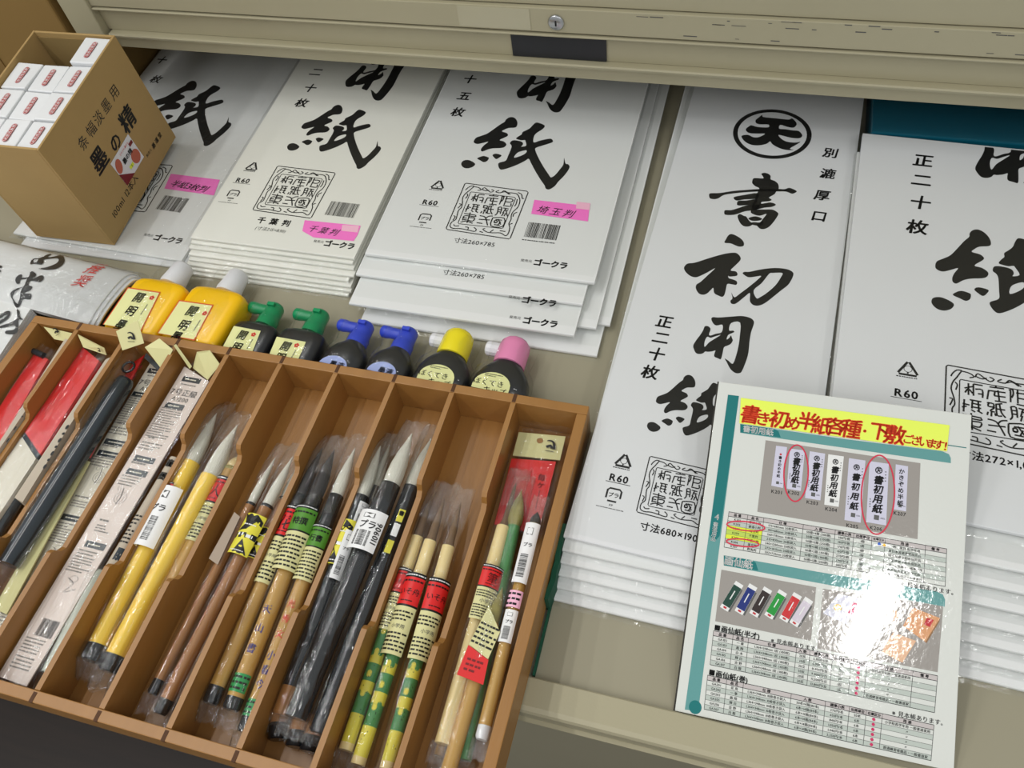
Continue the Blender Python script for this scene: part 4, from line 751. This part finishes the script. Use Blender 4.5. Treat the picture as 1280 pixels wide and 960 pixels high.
def wbrush(label, tip, butt, r, w_, wb=None, hair=.045, hm='hair', fer=None, shaft='bamboo', segs=None, end=None, taper=1.0, group=None, hbulge=1.0, sleeve=1.35, rb=None, seed=0, bare=False, node=False, swide=1.0):
    """writing brush from tip pixel to butt pixel, lying w_ (tip) / wb (butt) above the tray floor"""
    wb = w_ if wb is None else wb; A = tpx(*tip, w_+r); B = tpx(*butt, wb+r*taper); c_0 = comp(A, B); A = clampP(A, .0035, c_0, -.30); B = clampP(B, r+.0030, c_0); D = (B-A).normalized(); L = (B-A).length; rb = rb or r*taper
    t = thing('writing_brush', label, 'brush', A.lerp(B, .5)-ZT*r, group); x = hair
    def rad(s_): return r + (rb-r)*s_/L
    MB().lathe(A, D, [(0, .0003), (hair*.12, r*.22), (hair*.35, r*.58*hbulge), (hair*.62, r*.86*hbulge), (hair*.85, r*.92*hbulge), (hair+.001, r*.86)], M[hm], 16, up=ZT).make('hair', t)
    if fer: fl_, fm = fer; MB().lathe(A, D, [(x, r*.9), (x+.0006, r*1.03), (x+fl_, r*1.04), (x+fl_+.0006, r)], M[fm], 18, up=ZT).make('ferrule', t); x += fl_
    e0 = L - (end[0] if end else 0)
    if segs:
        s0 = x
        for s1, mn in segs:
            s1 = x0_ = x + (e0-x)*s1; MB().lathe(A, D, [(s0, rad(s0)), (s1, rad(s1))], M[mn], 18, up=ZT).make('shaft_band', t); s0 = s1
    else:
        pr_ = [(x, rad(x)*.98), (x+.002, rad(x))]
        if node:
            for q in (.3, .68): pr_ += [(x+(e0-x)*q-.003, rad(0)), (x+(e0-x)*q, rad(0)*1.07), (x+(e0-x)*q+.003, rad(0))]
        pr_ += [(e0, rad(e0))]; MB().lathe(A, D, pr_, M[shaft], 18, up=ZT).make('shaft', t)
    if end: MB().lathe(A, D, [(e0, rb*1.02), (L-.002, rb*1.03), (L, rb*.8)], M[end[1]], 18, up=ZT).make('end_cap', t)
    if not bare: tube_sleeve(t, A, B, r*sleeve, rb*sleeve, seed=seed, wide=swide)
    return (t, A, B, D, L, r)
def wlabel(br, t0, t1, m, text=None, tm='ink', span=1.3, off=1.45, size=None, kind=None, roll=0, name='label', lowm=None):
    """paper label wrapped over the upper side of a brush, from t0 to t1 of its length"""
    t, A, B, D, L, r = br; R_ = r*off; U = (-D).cross(ZT) ; U.normalize(); V = -D; N = U.cross(V)
    o = A + D*(L*t1) + N*R_; f = CylFrame(o, U, V, R_); f0 = f.pt; c_0 = comp(A, B); f.pt = lambda u, v, l=0: clampP(f0(u, v, l), .0029-l*.5, c_0); hh = L*(t1-t0); hw = R_*span; b = MB()
    def fn(m_, v0, v1, l): b.grid(lambda s_, q: f.pt(-hw+2*hw*s_+roll*R_, v0+(v1-v0)*q, l), 10, 1, m_)
    p = Print(f); c = (roll*R_, hh/2)
    if kind == 'red':          # black serrated top, red panel with characters, cream note below
        fn(M['ink'], hh*.94, hh, .0001); fn(M['redcard'], hh*.60, hh*.94, .0001); fn(M['ink'], hh*.575, hh*.60, .00015); fn(M['creamtag'], 0, hh*.575, .0001)
        n_ = len(text) if text else 1; p.text(text or 'いそ舟', (c[0], hh*.76), min(hw*1.7/n_, hh*.2), M['ink'], 0, lift=.0004); p.lines((c[0], hh*.895), hw*1.7, hh*.05, 1, M['ink'], .0004); p.lines((c[0], hh*.968), hw*1.8, hh*.035, 1, M['whiteink'], .0004); p.lines((c[0], hh*.645), hw*.8, hh*.03, 1, M['ink'], .0004)
        p.lines((c[0], hh*.46), hw*1.7, hh*.14, 3, M['ink'], .0004, seed=3); p.text('○×✓'[0:1]*4 if False else '小学用', (c[0], hh*.33), hw*.35, M['greyink'], lift=.0004); p.lines((c[0], hh*.15), hw*1.7, hh*.24, 5, M['ink'], .0004, seed=5)
    elif kind == 'green':
        fn(M['ink'], hh*.94, hh, .0001); fn(M['greenl'], hh*.60, hh*.94, .0001); fn(M['ink'], hh*.575, hh*.60, .00015); fn(M['creamtag'], 0, hh*.575, .0001)
        p.text(text or '特撰', (c[0], hh*.74), hw*.55, M['ink'], .02, lift=.0004); p.lines((c[0], hh*.88), hw*1.7, hh*.06, 1, M['ink'], .0004); p.lines((c[0], hh*.968), hw*1.8, hh*.035, 1, M['whiteink'], .0004); p.lines((c[0], hh*.28), hw*1.7, hh*.5, 8, M['ink'], .0004, seed=7)
    elif kind == 'bar':
        fn(M['whiteink'], 0, hh, .0001); p.rect((c[0]-hw*.1, hh*.85), hw*.7, hh*.12, M['greyink'], .0004); p.rect((c[0]-hw*.1, hh*.85), hw*.6, hh*.1, M['whiteink'], .0006); p.text('プラ', (c[0], hh*.62), hw*.55, M['ink'], .02, lift=.0004)
        p.bars((c[0]-hw*.1, hh*.28), hh*.38, hw*.9, M['ink'], .0004, rot=PI/2, seed=int(t0*100)); 
        if text: p.text(text, (c[0]+hw*.70, hh*.45), hw*.5, M['ink'], .02, rot=PI/2, lift=.0004)
    elif kind == 'tiger':      # yellow and black tag
        fn(M['tagy'], 0, hh, .0001)
        for q in ([(-.35, .02), (.8, .02), (.02, .36)], [(-.9, .36), (.2, .40), (.1, .52), (-.9, .50)], [(.5, .40), (.98, .38), (.98, .52), (.5, .52)], [(-.9, .98), (.3, .98), (.9, .86), (.9, .74), (.4, .82), (-.1, .60), (-.9, .54), (-.4, .72), (-.5, .8)]): p.poly([(c[0]+a*hw, v*hh) for a, v in q], M['ink'], .0004)
        p.rect((c[0]-.35*hw, hh*.47), hw*.5, hh*.07, M['whiteink'], .0005); p.rect((c[0]+.4*hw, hh*.45), hw*.5, hh*.07, M['whiteink'], .0005); p.lines((c[0], hh*.08), hw*1.1, hh*.05, 1, M['whiteink'], .0005); p.lines((c[0]+.1*hw, hh*.72), hw*1.0, hh*.06, 1, M['whiteink'], .0005)
    else:
        fn(M[m], 0, hh, .0001)
        if text: 
            for i, ch in enumerate(text): p.text(ch, (c[0], hh-(i+.6)*hh/len(text)), size or hw*.9, M[tm], 0, lift=.0004)
        else: p.lines(c, hw*1.7, hh*.9, max(2, int(hh/.004)), M[tm], .0004, seed=int(t0*90))
    o_ = b.make(name, t); p.make(t, name+'_print'); return o_
def inscribe(br, t0, t1, text, mt, size):
    t, A, B, D, L, r = br; U = (-D).cross(ZT).normalized(); V = -D; N = U.cross(V); p = Print(CylFrame(A+D*(L*t0)+N*r, U, V, r))
    for i, ch in enumerate(text): p.text(ch, (0, -(t1-t0)*L*i/max(1, len(text)-1)), size, M[mt], .02, lift=.0002)
    p.make(t, 'inscription')
def card_in(parent, pxs, w_, m, th=.0012, name='card', ws=None):
    q = [tpx(*a, (ws[i] if ws else w_)) for i, a in enumerate(pxs)]; c_0 = comp(*q); q = [clampP(a, .003, c_0) for a in q]; MB().hexa([a-ZT*th for a in q], q, M[m]).make(name, parent)
    U = (q[2]-q[3]); V = (q[0]-q[3]).normalized(); f = Frame(q[3], U-V*U.dot(V), V); return f, q
def flat_sleeve(parent, q, m='sleeve', pad=.004, h=.002, seed=0, ext=.012):
    V0 = (q[0]-q[3]).normalized(); U0 = (q[1]-q[0]).normalized(); c = [q[0]-U0*pad+V0*ext, q[1]+U0*pad+V0*ext, q[2]+U0*pad-V0*pad, q[3]-U0*pad-V0*pad]
    def fn(s_, t_):
        a = c[3].lerp(c[2], s_); b_ = c[0].lerp(c[1], s_); e = min(s_, 1-s_)*6; z = h*min(1, e) + .0012*noise.noise(Vector((s_*5, t_*26, seed)))
        return clampP(a.lerp(b_, t_) + ZT*z, .0028, c_0)
    c_0 = comp(*q); MB().grid(fn, 12, 60, M[m]).make('clear_sleeve', parent)
def logo(p, c, s_, rot=0):
    cr, sr = math.cos(rot), math.sin(rot); g = lambda x, y: (c[0]+(x*cr-y*sr)*s_, c[1]+(x*sr+y*cr)*s_)
    p.stroke([g(-.5, .62), g(-.1, .72), g(.3, .5), g(.48, .05), g(.55, -.45)], lambda t_: s_*(.12+.3*t_), M['ink'], .0014); p.stroke([g(-.45, -.25), g(.05, .0), g(.25, -.4)], lambda t_: s_*(.36-.1*t_), M['ink'], .0014); p.rect(g(.05, -.78), s_*1.1, s_*.08, M['ink'], .0014, rot)
def tagpiece(parent, pts, lg=None, name='hang_tag', th=.0006):
    """cream header tag; pts = (px, py, height above tray floor)"""
    q = [tpx(a, b_, c) for a, b_, c in pts]; c_0 = comp(*q); q = [a if p_[2] > .0405 else clampP(a, .003, c_0) for a, p_ in zip(q, pts)]; n = (q[1]-q[0]).cross(q[-1]-q[0]).normalized()
    if n.z < 0: n = -n
    MB().rings([[a-n*th for a in q], q], M['creamtag'], smooth=False).make(name, parent)
    if lg:
        f = Frame(q[0], (q[1]-q[0]), n.cross(q[1]-q[0])); p = Print(f); logo(p, f.px(*lg[0]), lg[1], lg[2] if len(lg) > 2 else 0); p.make(parent, 'tag_logo')
# ---- compartment 1 (leftmost): red folded card pack
t = thing('brush_set', 'red card brush pack in clear wrap, in the leftmost compartment of the tray', 'brush set', tpx(20, 520, 0), 'red card brush packs')
f, q = card_in(t, [(38, 440), (60, 449), (-18, 585), (-42, 572)], .020, 'redcard', .006, 'red_card'); flat_sleeve(t, q, seed=1)
card_in(t, [(84, 419), (93, 424), (0, 578), (-12, 570)], .030, 'kraft', .012, 'card_edge'); fq = Frame(tpx(40, 500, .0305), TF.U, TF.V); p = Print(fq)
for i in range(9): c = fq.px(82-i*9.0, 432+i*14.8); p.rect(c, .0018, .0045 if i % 3 else .002, M['ink'], .0003, .0)
p.make(t, 'edge_print'); tagpiece(t, [(57, 405, .036), (92, 417, .036), (84, 427, .028), (68, 424, .028)], ((71, 414), .005, .6)); MB().lathe(tpx(37, 437, .022), tpx(58, 446, .022)-tpx(37, 437, .022), [(0, .0035), (.022, .0035)], M['slate'], 12).make('brush_ring', t)
# ---- compartment 2
t = thing('brush_set', 'red card pack over a cream card, in the second tray compartment from the left', 'brush set', tpx(60, 500, 0), 'red card brush packs')
f, q = card_in(t, [(97, 433), (124, 451), (50, 568), (18, 537)], .022, 'redcard', .006, 'red_card'); card_in(t, [(18, 537), (50, 568), (46, 573), (13, 543)], .0215, 'slate', .006, 'dark_band'); f2, q2 = card_in(t, [(13, 543), (45, 573), (-32, 690), (-66, 655)], .0213, 'ivory', .006, 'cream_card'); flat_sleeve(t, [q[0], q[1], q2[2], q2[3]], seed=2, h=.003)
tagpiece(t, [(97, 418, .038), (130, 435, .038), (133, 444, .030), (104, 434, .030)], ((125, 438), .0035, .4))
b = wbrush('dark wrapped brush lying under the edge of the red card in the second compartment', (112, 480), (-25, 700), .0062, .004, hair=.03, hm='hair_d', shaft='slate', end=(.02, 'blackl'), sleeve=1.3, seed=3)
t = thing('brush_set', 'slim boxed brush standing on edge against the divider of the second compartment', 'brush set', tpx(90, 540, 0))
card_in(t, [(132, 449), (140, 446), (28, 628), (18, 622)], .030, 'kraft', .022, 'card_edge'); fq = Frame(tpx(90, 520, .0305), TF.U, TF.V); p = Print(fq)
for i in range(7): p.ell(fq.px(84-i*4.6, 534+i*8.2), .0016, .0016 if i % 2 else .0028, M['ink'], .0003, n=8)
p.make(t, 'edge_print')
# ---- compartment 3: fat dark brush, red strip, white card
t = thing('brush_set', 'fat dark-handled brush pack with hanging ring and red strip, cream header tag above the rim', 'brush set', tpx(90, 560, 0))
f, q = card_in(t, [(160, 452), (182, 441), (112, 572), (96, 566)], .014, 'redcard', .0015, 'red_strip'); f2, q2 = card_in(t, [(100, 572), (112, 577), (8, 768), (-8, 760)], .013, 'creamtag', .0015, 'cream_strip')
A = tpx(142, 470, .020); B = tpx(6, 705, .020); A = clampP(A, .0128, -2); B = clampP(B, .0128, -2); MB().lathe(A, B-A, [(0, .003), (.002, .008), (.006, .0092), (.03, .0098), (.1, .0100), (.17, .0098), ((B-A).length, .0092)], M['slate'], 20).make('handle', t)
rg_ = MB(); cc = clampP(tpx(151, 457, .026), .0118, -2); UU = TF.U; VV = TF.V
rg_.rings([[cc+(UU*math.cos(a)+VV*math.sin(a))*(.0062+.0013*math.cos(s_))+ZT*(.0013*math.sin(s_)) for s_ in [2*PI*j/8 for j in range(8)]] for a in [2*PI*i/24 for i in range(25)]], M['blackl'], cap=False); rg_.make('hanging_ring', t)
flat_sleeve(t, [tpx(138, 455, .030), tpx(182, 441, .016), q2[2], tpx(-40, 775, .022)], seed=4, h=.006); rgs = [q[0], q2[2]]
p = Print(Frame(q[1]+ZT*.0005, TF.U, TF.V)); 
for i in range(9): p.ell(p.f.px(176-i*8.2, 459+i*12.6), .0011, .0028, M['maroon'], .0003, n=8)
p.make(t, 'punched_holes'); tagpiece(t, [(145, 414, .056), (172, 400, .060), (180, 429, .044), (153, 438, .042)], ((164, 421), .0062, -.5))
t = thing('brush_set', 'pale printed instruction card with a cream tag, wedged in the third compartment', 'brush set', tpx(90, 600, 0))
def instr(f, q, seed, pts_scale=1.0, n=1):
    p = Print(f); L_ = (q[0]-q[3]).length; W_ = (q[2]-q[3]).length; D0 = W_*.5
    def row(v, h_, kind, w0=.5, k=.62):
        w0 -= .12*n
        c = (W_*w0, L_*v)
        if kind == 'bar': p.rect(c, W_*k, h_, M['slate'], .0003); p.lines(c, W_*k*.6, h_*.5, 1, M['ivory'], .0005)
        elif kind == 'txt': p.lines(c, W_*k, h_, max(1, int(h_/.0026)), M['softink'], .0003, seed=seed+int(v*100), fill=.45)
        else: p.text(kind, c, h_, M['greyink'], .01, lift=.0003)
    row(.955, .0062, 'bar', .55, .7); row(.935, .003, 'txt', .55, .5); row(.905, .0085, '7号正級', .55); row(.88, .007, 'A1200', .55); row(.853, .0062, 'bar', .5, .7); row(.79, .036, 'txt', .5, .78); row(.735, .005, 'txt', .4, .25); row(.705, .010, 'txt', .5, .7)
    row(.66, .0065, 'bar', .55, .75); row(.645, .004, 'txt', .45, .5); row(.615, .0065, 'bar', .55, .75); row(.585, .012, 'txt', .5, .7)
    c = (W_*.5, L_*.53); p.ell(c, .006, .006, M['greyink'], .0003, n=20, hole=.0003); p.ell(c, .0035, .0035, M['greyink'], .0003, n=16, hole=.0003); p.ell((c[0]-.006, c[1]+.009), .002, .002, M['greyink'], .0003, n=12, hole=.0003); p.stroke([(c[0]-.002, c[1]+.01), (c[0], c[1]), (c[0]-.001, c[1]-.007)], .0007, M['greyink'], .0003)
    row(.455, .004, 'txt', .5, .4); row(.43, .008, 'txt', .55, .5); row(.38, .0062, 'bar', .6, .7); row(.355, .006, 'txt', .5, .6); row(.32, .016, 'txt', .5, .7); c = (W_*.55, L_*.26); p.stroke([(c[0]-.006, c[1]+.006), (c[0]+.002, c[1]+.002), (c[0]-.003, c[1]-.007), (c[0]+.007, c[1]-.002)], .0005, M['greyink'], .0003); p.ell((c[0], c[1]+.006), .004, .003, M['greyink'], .0003, n=14, hole=.0003)
    p.bars((W_*.62, L_*.14), .016, .015, M['ink'], .0003, seed=seed); row(.09, .014, 'txt', .5, .6); row(.045, .012, 'txt', .5, .6); return p
f, q = card_in(t, [(190, 450), (218, 470), (26, 812), (-16, 790)], .0065, 'ivory'); instr(f, q, 5).make(t, 'instructions'); flat_sleeve(t, q, seed=5, h=.003)
tagpiece(t, [(181, 434, .040), (199, 423, .046), (216, 437, .044), (203, 463, .026)]); card_in(t, [(183, 441), (203, 461), (201, 466), (180, 447)], .026, 'slate', .002, 'dark_band')
# ---- compartment 4: ivory instruction card, pink reflection painted into its base colour
t = thing('brush_set', 'pale pink printed instruction card in clear wrap with folded cream tag, fourth compartment', 'brush set', tpx(150, 620, 0))
f, q = card_in(t, [(230.5, 458), (261, 477), (33, 858), (-3, 845)], .020, 'ivory_pinklit'); instr(f, q, 9, n=0).make(t, 'instructions'); flat_sleeve(t, q, seed=6, h=.003)
tagpiece(t, [(246, 440, .040), (262, 438, .044), (275, 456, .036), (259.5, 475, .022), (241, 460, .022)], ((259, 454), .0050, -.2)); tagpiece(t, [(217, 432, .046), (220, 430, .046), (240, 458, .026), (237, 461, .026)])
t = thing('brush_set', 'rolled grey paper sleeve around a brush, pressed against the divider of the fourth compartment', 'brush set', tpx(175, 640, 0))
A = tpx(222, 575, .014); B = tpx(141, 712, .014); A = clampP(A, .0102, -1); B = clampP(B, .0102, -1); MB().lathe(A, B-A, [(0, .0062), ((B-A).length, .0072)], M['kraft'], 18).make('paper_sleeve', t)
fcy = CylFrame(A.lerp(B, .5)+ZT*.0068, (-(B-A)).cross(ZT).normalized(), -(B-A).normalized(), .0068); p = Print(fcy); p.text('筆', (0, .05), .009, INK, .02, lift=.0004); p.text('墨', (0, .036), .009, INK, .02, lift=.0004); p.rect((.002, -.045), .006, .012, M['slate'], .0004); p.lines((-.001, -.02), .008, .03, 8, M['ink'], .0004); p.make(t, 'sleeve_print')
t = thing('brush', 'white felt-tipped brush end lying beside the pink card near the tray front', 'brush', tpx(100, 760, 0)); A = tpx(126, 714, .012); B = tpx(62, 842, .012); A = clampP(A, .0108, -1); B = clampP(B, .0108, -1); MB().lathe(A, B-A, [(0, .006), (.003, .0074), ((B-A).length, .0070)], mat('milky_green_tube', (206, 212, 198), .3), 18).make('handle', t); tube_sleeve(t, A, B, .010, .010, seed=7)
# ---- compartment 5: three yellow brushes
GY = 'yellow-handled brushes in the fifth compartment'
b = wbrush('yellow-handled brush with white hair, in the middle of its compartment with white barcode label', (268, 516), (110, 826), .0086, .004, hair=.058, shaft='yshaft', end=(.014, 'blackl'), group=GY, seed=11, sleeve=1.5)
wlabel(b, .36, .60, 'whiteink', kind='bar', off=1.7, span=.95); wlabel(b, .34, .46, None, '羊', kind='red', roll=-1.2, off=1.3)
b = wbrush('yellow-handled brush with white hair, right of the barcode-labelled one', (297, 531), (134, 840), .0088, .010, wb=.004, hair=.058, shaft='yshaft', end=(.014, 'blackl'), group=GY, seed=12, sleeve=1.5)
b = wbrush('bamboo brush with clear cap and red label, against the right divider of the yellow brushes', (299, 570), (150, 858), .0074, .004, hair=.014, hm='cream', shaft='bamboo', fer=(.003, 'hair_o'), end=(.02, 'blackl'), group=GY, seed=13, sleeve=1.35, node=True)
wlabel(b, .12, .42, None, '大', kind='red', off=1.2, span=1.1)
# ---- compartment 6: brown brushes
GB = 'brown-handled brushes in the sixth compartment'
b = wbrush('thin brown brush with faint hair, left of its compartment behind the yellow-black tag', (344, 572), (190, 868), .0046, .004, hair=.05, fer=(.0022, 'blackl'), shaft='brown', end=(.012, 'blackl'), group=GB, seed=14, sleeve=1.5)
b = wbrush('brown brush with bright white hair, yellow-black tag wrapped round it', (366, 571), (199, 893), .0058, .012, wb=.006, hair=.052, fer=(.0025, 'blackl'), shaft='brown', end=(.012, 'blackl'), group=GB, seed=15, sleeve=1.5)
wlabel(b, .275, .435, None, kind='tiger', off=2.1, span=.95); 
b = wbrush('brown brush with white hair, under the right divider edge of its compartment', (384, 566), (222, 893), .0050, .004, hair=.050, fer=(.0025, 'blackl'), shaft='brown', end=(.012, 'blackl'), group=GB, seed=16, sleeve=1.5)
wlabel(b, .34, .46, None, kind='tiger', off=2.0, span=.9)
t = thing('clear_sheet', 'clear plastic backing strip lying at the left of the brown brushes', 'plastic strip', tpx(285, 690, 0)); q = [tpx(293, 640, .016), tpx(300, 646, .016), tpx(272, 706, .016), tpx(261, 698, .016)]; MB().hexa([a-ZT*.0008 for a in q], q, mat('cloudy_strip', (168, 150, 132), .2)).make('strip', t)
# ---- compartment 7
G7 = 'dark-haired and bamboo brushes in the seventh compartment'
b = wbrush('bamboo brush with black hair and red label, leftmost in the seventh compartment', (403, 560), (262, 880), .0064, .007, hair=.052, hm='hair_d', fer=(.016, 'blackl'), shaft='bamboo', end=(.014, 'blackl'), group=G7, seed=17, node=True)
wlabel(b, .27, .58, None, '花', kind='red', off=1.35, span=1.15)
b = wbrush('bamboo brush with black hair and green label, violet characters near its foiled end', (418, 562), (288, 888), .0070, .011, wb=.007, hair=.05, hm='hair_d', fer=(.020, 'blackl'), shaft='bamboo', end=(.010, 'blackl'), group=G7, seed=18)
wlabel(b, .265, .52, None, '特撰', kind='green', off=1.75, span=1.1); inscribe(b, .66, .80, '天山書', 'indigo', .008); wlabel(b, .885, .945, 'sprout', tm='ink', off=1.06, span=1.3, name='foil_band')
b = wbrush('black-collared brush with grey-white hair and dark green label in the seventh compartment', (444, 560), (306, 916), .0066, .013, wb=.004, hair=.050, fer=(.046, 'blackl'), shaft='bamboo', end=(.012, 'blackl'), group=G7, seed=19)
wlabel(b, .32, .52, None, '行書', kind='green', off=1.45, span=1.2); inscribe(b, .60, .70, '光秀文', 'redcard', .007); inscribe(b, .77, .86, '小春今', 'indigo', .008); wlabel(b, .905, .955, 'sprout', tm='ink', off=1.06, span=1.3, name='foil_band')
# ---- compartment 8: black lacquered brushes
G8 = 'black lacquered brushes in the eighth compartment'
b = wbrush('black lacquered brush with white hair and slim white label, leftmost in the eighth compartment', (469, 556), (346, 893), .0073, .010, wb=.006, hair=.054, shaft='blackl', end=(.022, 'brown'), group=G8, seed=20)
wlabel(b, .25, .34, 'whiteink', kind='bar', off=1.4, span=.5, roll=.9); wlabel(b, .33, .50, None, kind='tiger', off=1.5, span=1.1, roll=-.4); wlabel(b, .37, .55, 'whiteink', kind='bar', off=1.7, span=.42, roll=.6)
b = wbrush('thin black brush with grey hair, second from left in the eighth compartment', (487, 556), (372, 905), .0052, .003, hair=.046, shaft='blackl', end=(.022, 'brown'), group=G8, seed=21)
b = wbrush('thickest black lacquered brush, white barcode label with the number 110906', (515, 542), (369, 898), .0088, .016, wb=.012, hair=.055, shaft='blackl', fer=(.03, 'blackl'), group=G8, seed=22, sleeve=1.35)
wlabel(b, .335, .475, 'whiteink', kind='bar', text='110906', off=1.75, span=.95)
b = wbrush('black lacquered brush with yellow print on its side, against the right divider', (539, 548), (398, 918), .0080, .005, hair=.054, shaft='blackl', end=(.020, 'blackl'), group=G8, seed=23)
t_, A_, B_, D_, L_, r_ = b; p = Print(CylFrame(A_+D_*(L_*.45)+(-D_).cross(ZT).normalized().cross(-D_)*(r_*1.3), (-D_).cross(ZT).normalized(), -D_, r_*1.3))
for v, mm in ((.036, 'tagy'), (.022, 'whiteink'), (.006, 'tagy')): p.rect((.003, v), .0055, .012, M[mm], .0003)
p.text('書', (.003, .038), .005, INK, .03, lift=.0005); p.make(t_, 'label_print')
for (a, c_x, lab) in (((352, 880), (346, 925), 'brown wooden brush butt under the black brushes, nearest the left divider'), ((378, 890), (368, 934), 'brown wooden brush butt under the black brushes, in the middle'), ((398, 896), (385, 940), 'reddish brown brush butt with black end cap beside the right divider')):
    A = tpx(*a, .008); B = tpx(*c_x, .008); t = thing('brush_end', lab, 'brush', A.lerp(B, .5)-ZT*.007, 'brush butts near the tray front'); L_ = (B-A).length
    MB().lathe(A, B-A, [(0, .0068), (L_*.55, .0072)], M['brown'], 16, up=ZT).make('shaft', t); MB().lathe(A, B-A, [(L_*.55, .0072), (L_*.97, .0074), (L_, .006)], M['blackl'], 16, up=ZT).make('end_cap', t)
# ---- compartment 9: spotted green and yellow brushes
G9 = 'green and yellow spotted brushes in the ninth compartment'
SG = [(.42, 'cream'), (.48, 'yspot'), (.58, 'gspot'), (.63, 'yspot'), (.71, 'gspot'), (.76, 'yspot'), (.85, 'gspot'), (.97, 'yspot'), (1.0, 'cream')]
for tp_, bt, nm, sd in (((540, 618), (432, 938), 'left', 24), ((556, 622), (447, 956), 'middle', 25), ((576, 628), (483, 962), 'right', 26)):
    b = wbrush('cream brush with green and yellow painted handle, %s of the three alike' % nm, tp_, bt, .0056, .006 if nm == 'left' else .010, wb=.006, hair=.043, hm='hair_b', segs=SG, group=G9, seed=sd, sleeve=1.6, hbulge=.75)
    t_, A_, B_, D_, L_, r_ = b; pf = Print(CylFrame(A_+D_*(L_*.95)+(-D_).cross(ZT).normalized().cross(-D_)*r_, (-D_).cross(ZT).normalized(), -D_, r_)); rr_ = random.Random(sd)
    for k in range(26): pf.ell((rr_.uniform(-.004, .004), rr_.uniform(0, .12)), .00035, .0005, M['ink'], .0002, n=6)
    for v in (.140, .118, .092, .066, .044):
        for k in range(3): pf.ell((-.0035+.0035*k, v*L_/.32+rr_.uniform(-.001, .001)), .0022, .003, M['yspot' if k % 2 else 'gspot'], .00012, n=8)
    pf.make(t_, 'speckles')
    wlabel(b, .335, .64 if nm != 'left' else .58, None, 'いそ舟', kind='red', off=1.9 if nm != 'left' else 1.4, span=1.05, roll=.5 if nm == 'right' else (-.1 if nm == 'middle' else 0))
# ---- compartment 10: header card, olive brush, cream brush
t = thing('brush_set', 'red header card with cream punched hang tag, standing at the back of the rightmost compartment', 'brush set', tpx(665, 600, 0))
f, q = card_in(t, [(648.5, 540), (707, 545.5), (700, 575), (641, 569)], .012, 'creamtag', .0012, 'hang_tag'); p = Print(f); logo(p, f.px(688, 558), .0075); p.ell(f.px(675, 551), .0030, .0030, M['wood'], .0004, n=18); p.make(t, 'tag_logo')
f, q2 = card_in(t, [(639.5, 573), (695, 577), (672, 668), (618, 655)], .011, 'redcard', .0012, 'red_card'); p = Print(f); p.text('毎', f.px(677, 597), .0075, M['maroon'], .02); p.text('ケ', f.px(676, 607), .007, M['maroon'], .02); p.rect(f.px(672, 625), .0006, .020, M['maroon'], .0003); p.make(t, 'card_print'); flat_sleeve(t, [q[0], q[1], q2[2], q2[3]], seed=8)
G10 = 'brushes in the rightmost compartment'
b = wbrush('plain cream wooden brush with red and cream label, rightmost compartment, left side', (645, 604), (553, 930), .0062, .010, hair=.044, hm='hair_b', shaft='cream', group=G10, seed=27, hbulge=.5, sleeve=1.5)
wlabel(b, .37, .58, None, '筆', kind='red', off=1.8, span=1.0, roll=.5)
b = wbrush('green-handled brush with fluffy olive hair in the rightmost compartment', (652, 612), (580, 950), .0058, .010, wb=.003, hair=.036, hm='hair_o', shaft='gspot', group=G10, seed=28, hbulge=1.3, sleeve=1.5)
b = wbrush('slim bamboo brush with white barcode label standing along the right tray wall', (672, 640), (602, 925), .0052, .018, hair=.012, hm='hair_d', fer=(.014, 'hair_o'), shaft='bamboo', end=(.010, 'whitecap'), group=G10, seed=29, sleeve=1.35)
wlabel(b, .075, .36, 'whiteink', kind='bar', off=1.6, span=.85); wlabel(b, .395, .47, 'pink2', off=1.5, span=.8, name='price_sticker'); wlabel(b, .48, .62, 'ivory', kind='bar', off=1.4, span=.8)
b = wbrush('thin bamboo stick brush lying deep along the left divider of the rightmost compartment', (622, 690), (548, 945), .0040, .002, hair=.010, hm='bamboo', shaft='bamboo', group=G10, seed=30, sleeve=1.5, node=True)
t, A_, B_, D_, L_, r_ = wbrush('empty-looking clear brush sleeve with cream and salmon label turned upside down, front of rightmost compartment', (628, 735), (560, 965), .0060, .014, wb=.010, hair=.03, hm='hair_o', shaft='bamboo', group=G10, seed=31, sleeve=2.0)
wlabel((t, A_, B_, D_, L_, r_), .03, .58, None, None, kind=None, m='creamtag', off=2.1, span=.95) if False else None
f, q = card_in(t, [(611, 757), (625, 790), (610, 824), (586, 805)], .030, 'creamtag', .0004, 'label'); f2, q2 = card_in(t, [(585.5, 806), (610.5, 825), (604, 856), (571, 843)], .030, 'redcard', .0004, 'red_label')
p = Print(f); p.lines(f.px(608, 795), .016, .020, 5, M['ink'], .0003, seed=4); p.make(t, 'label_print'); p = Print(f2); p.lines(f2.px(593, 833), .012, .012, 3, M['maroon'], .0003); p.make(t, 'label_print')
bpy.data.objects.remove(FO)
bpy.context.view_layer.update()
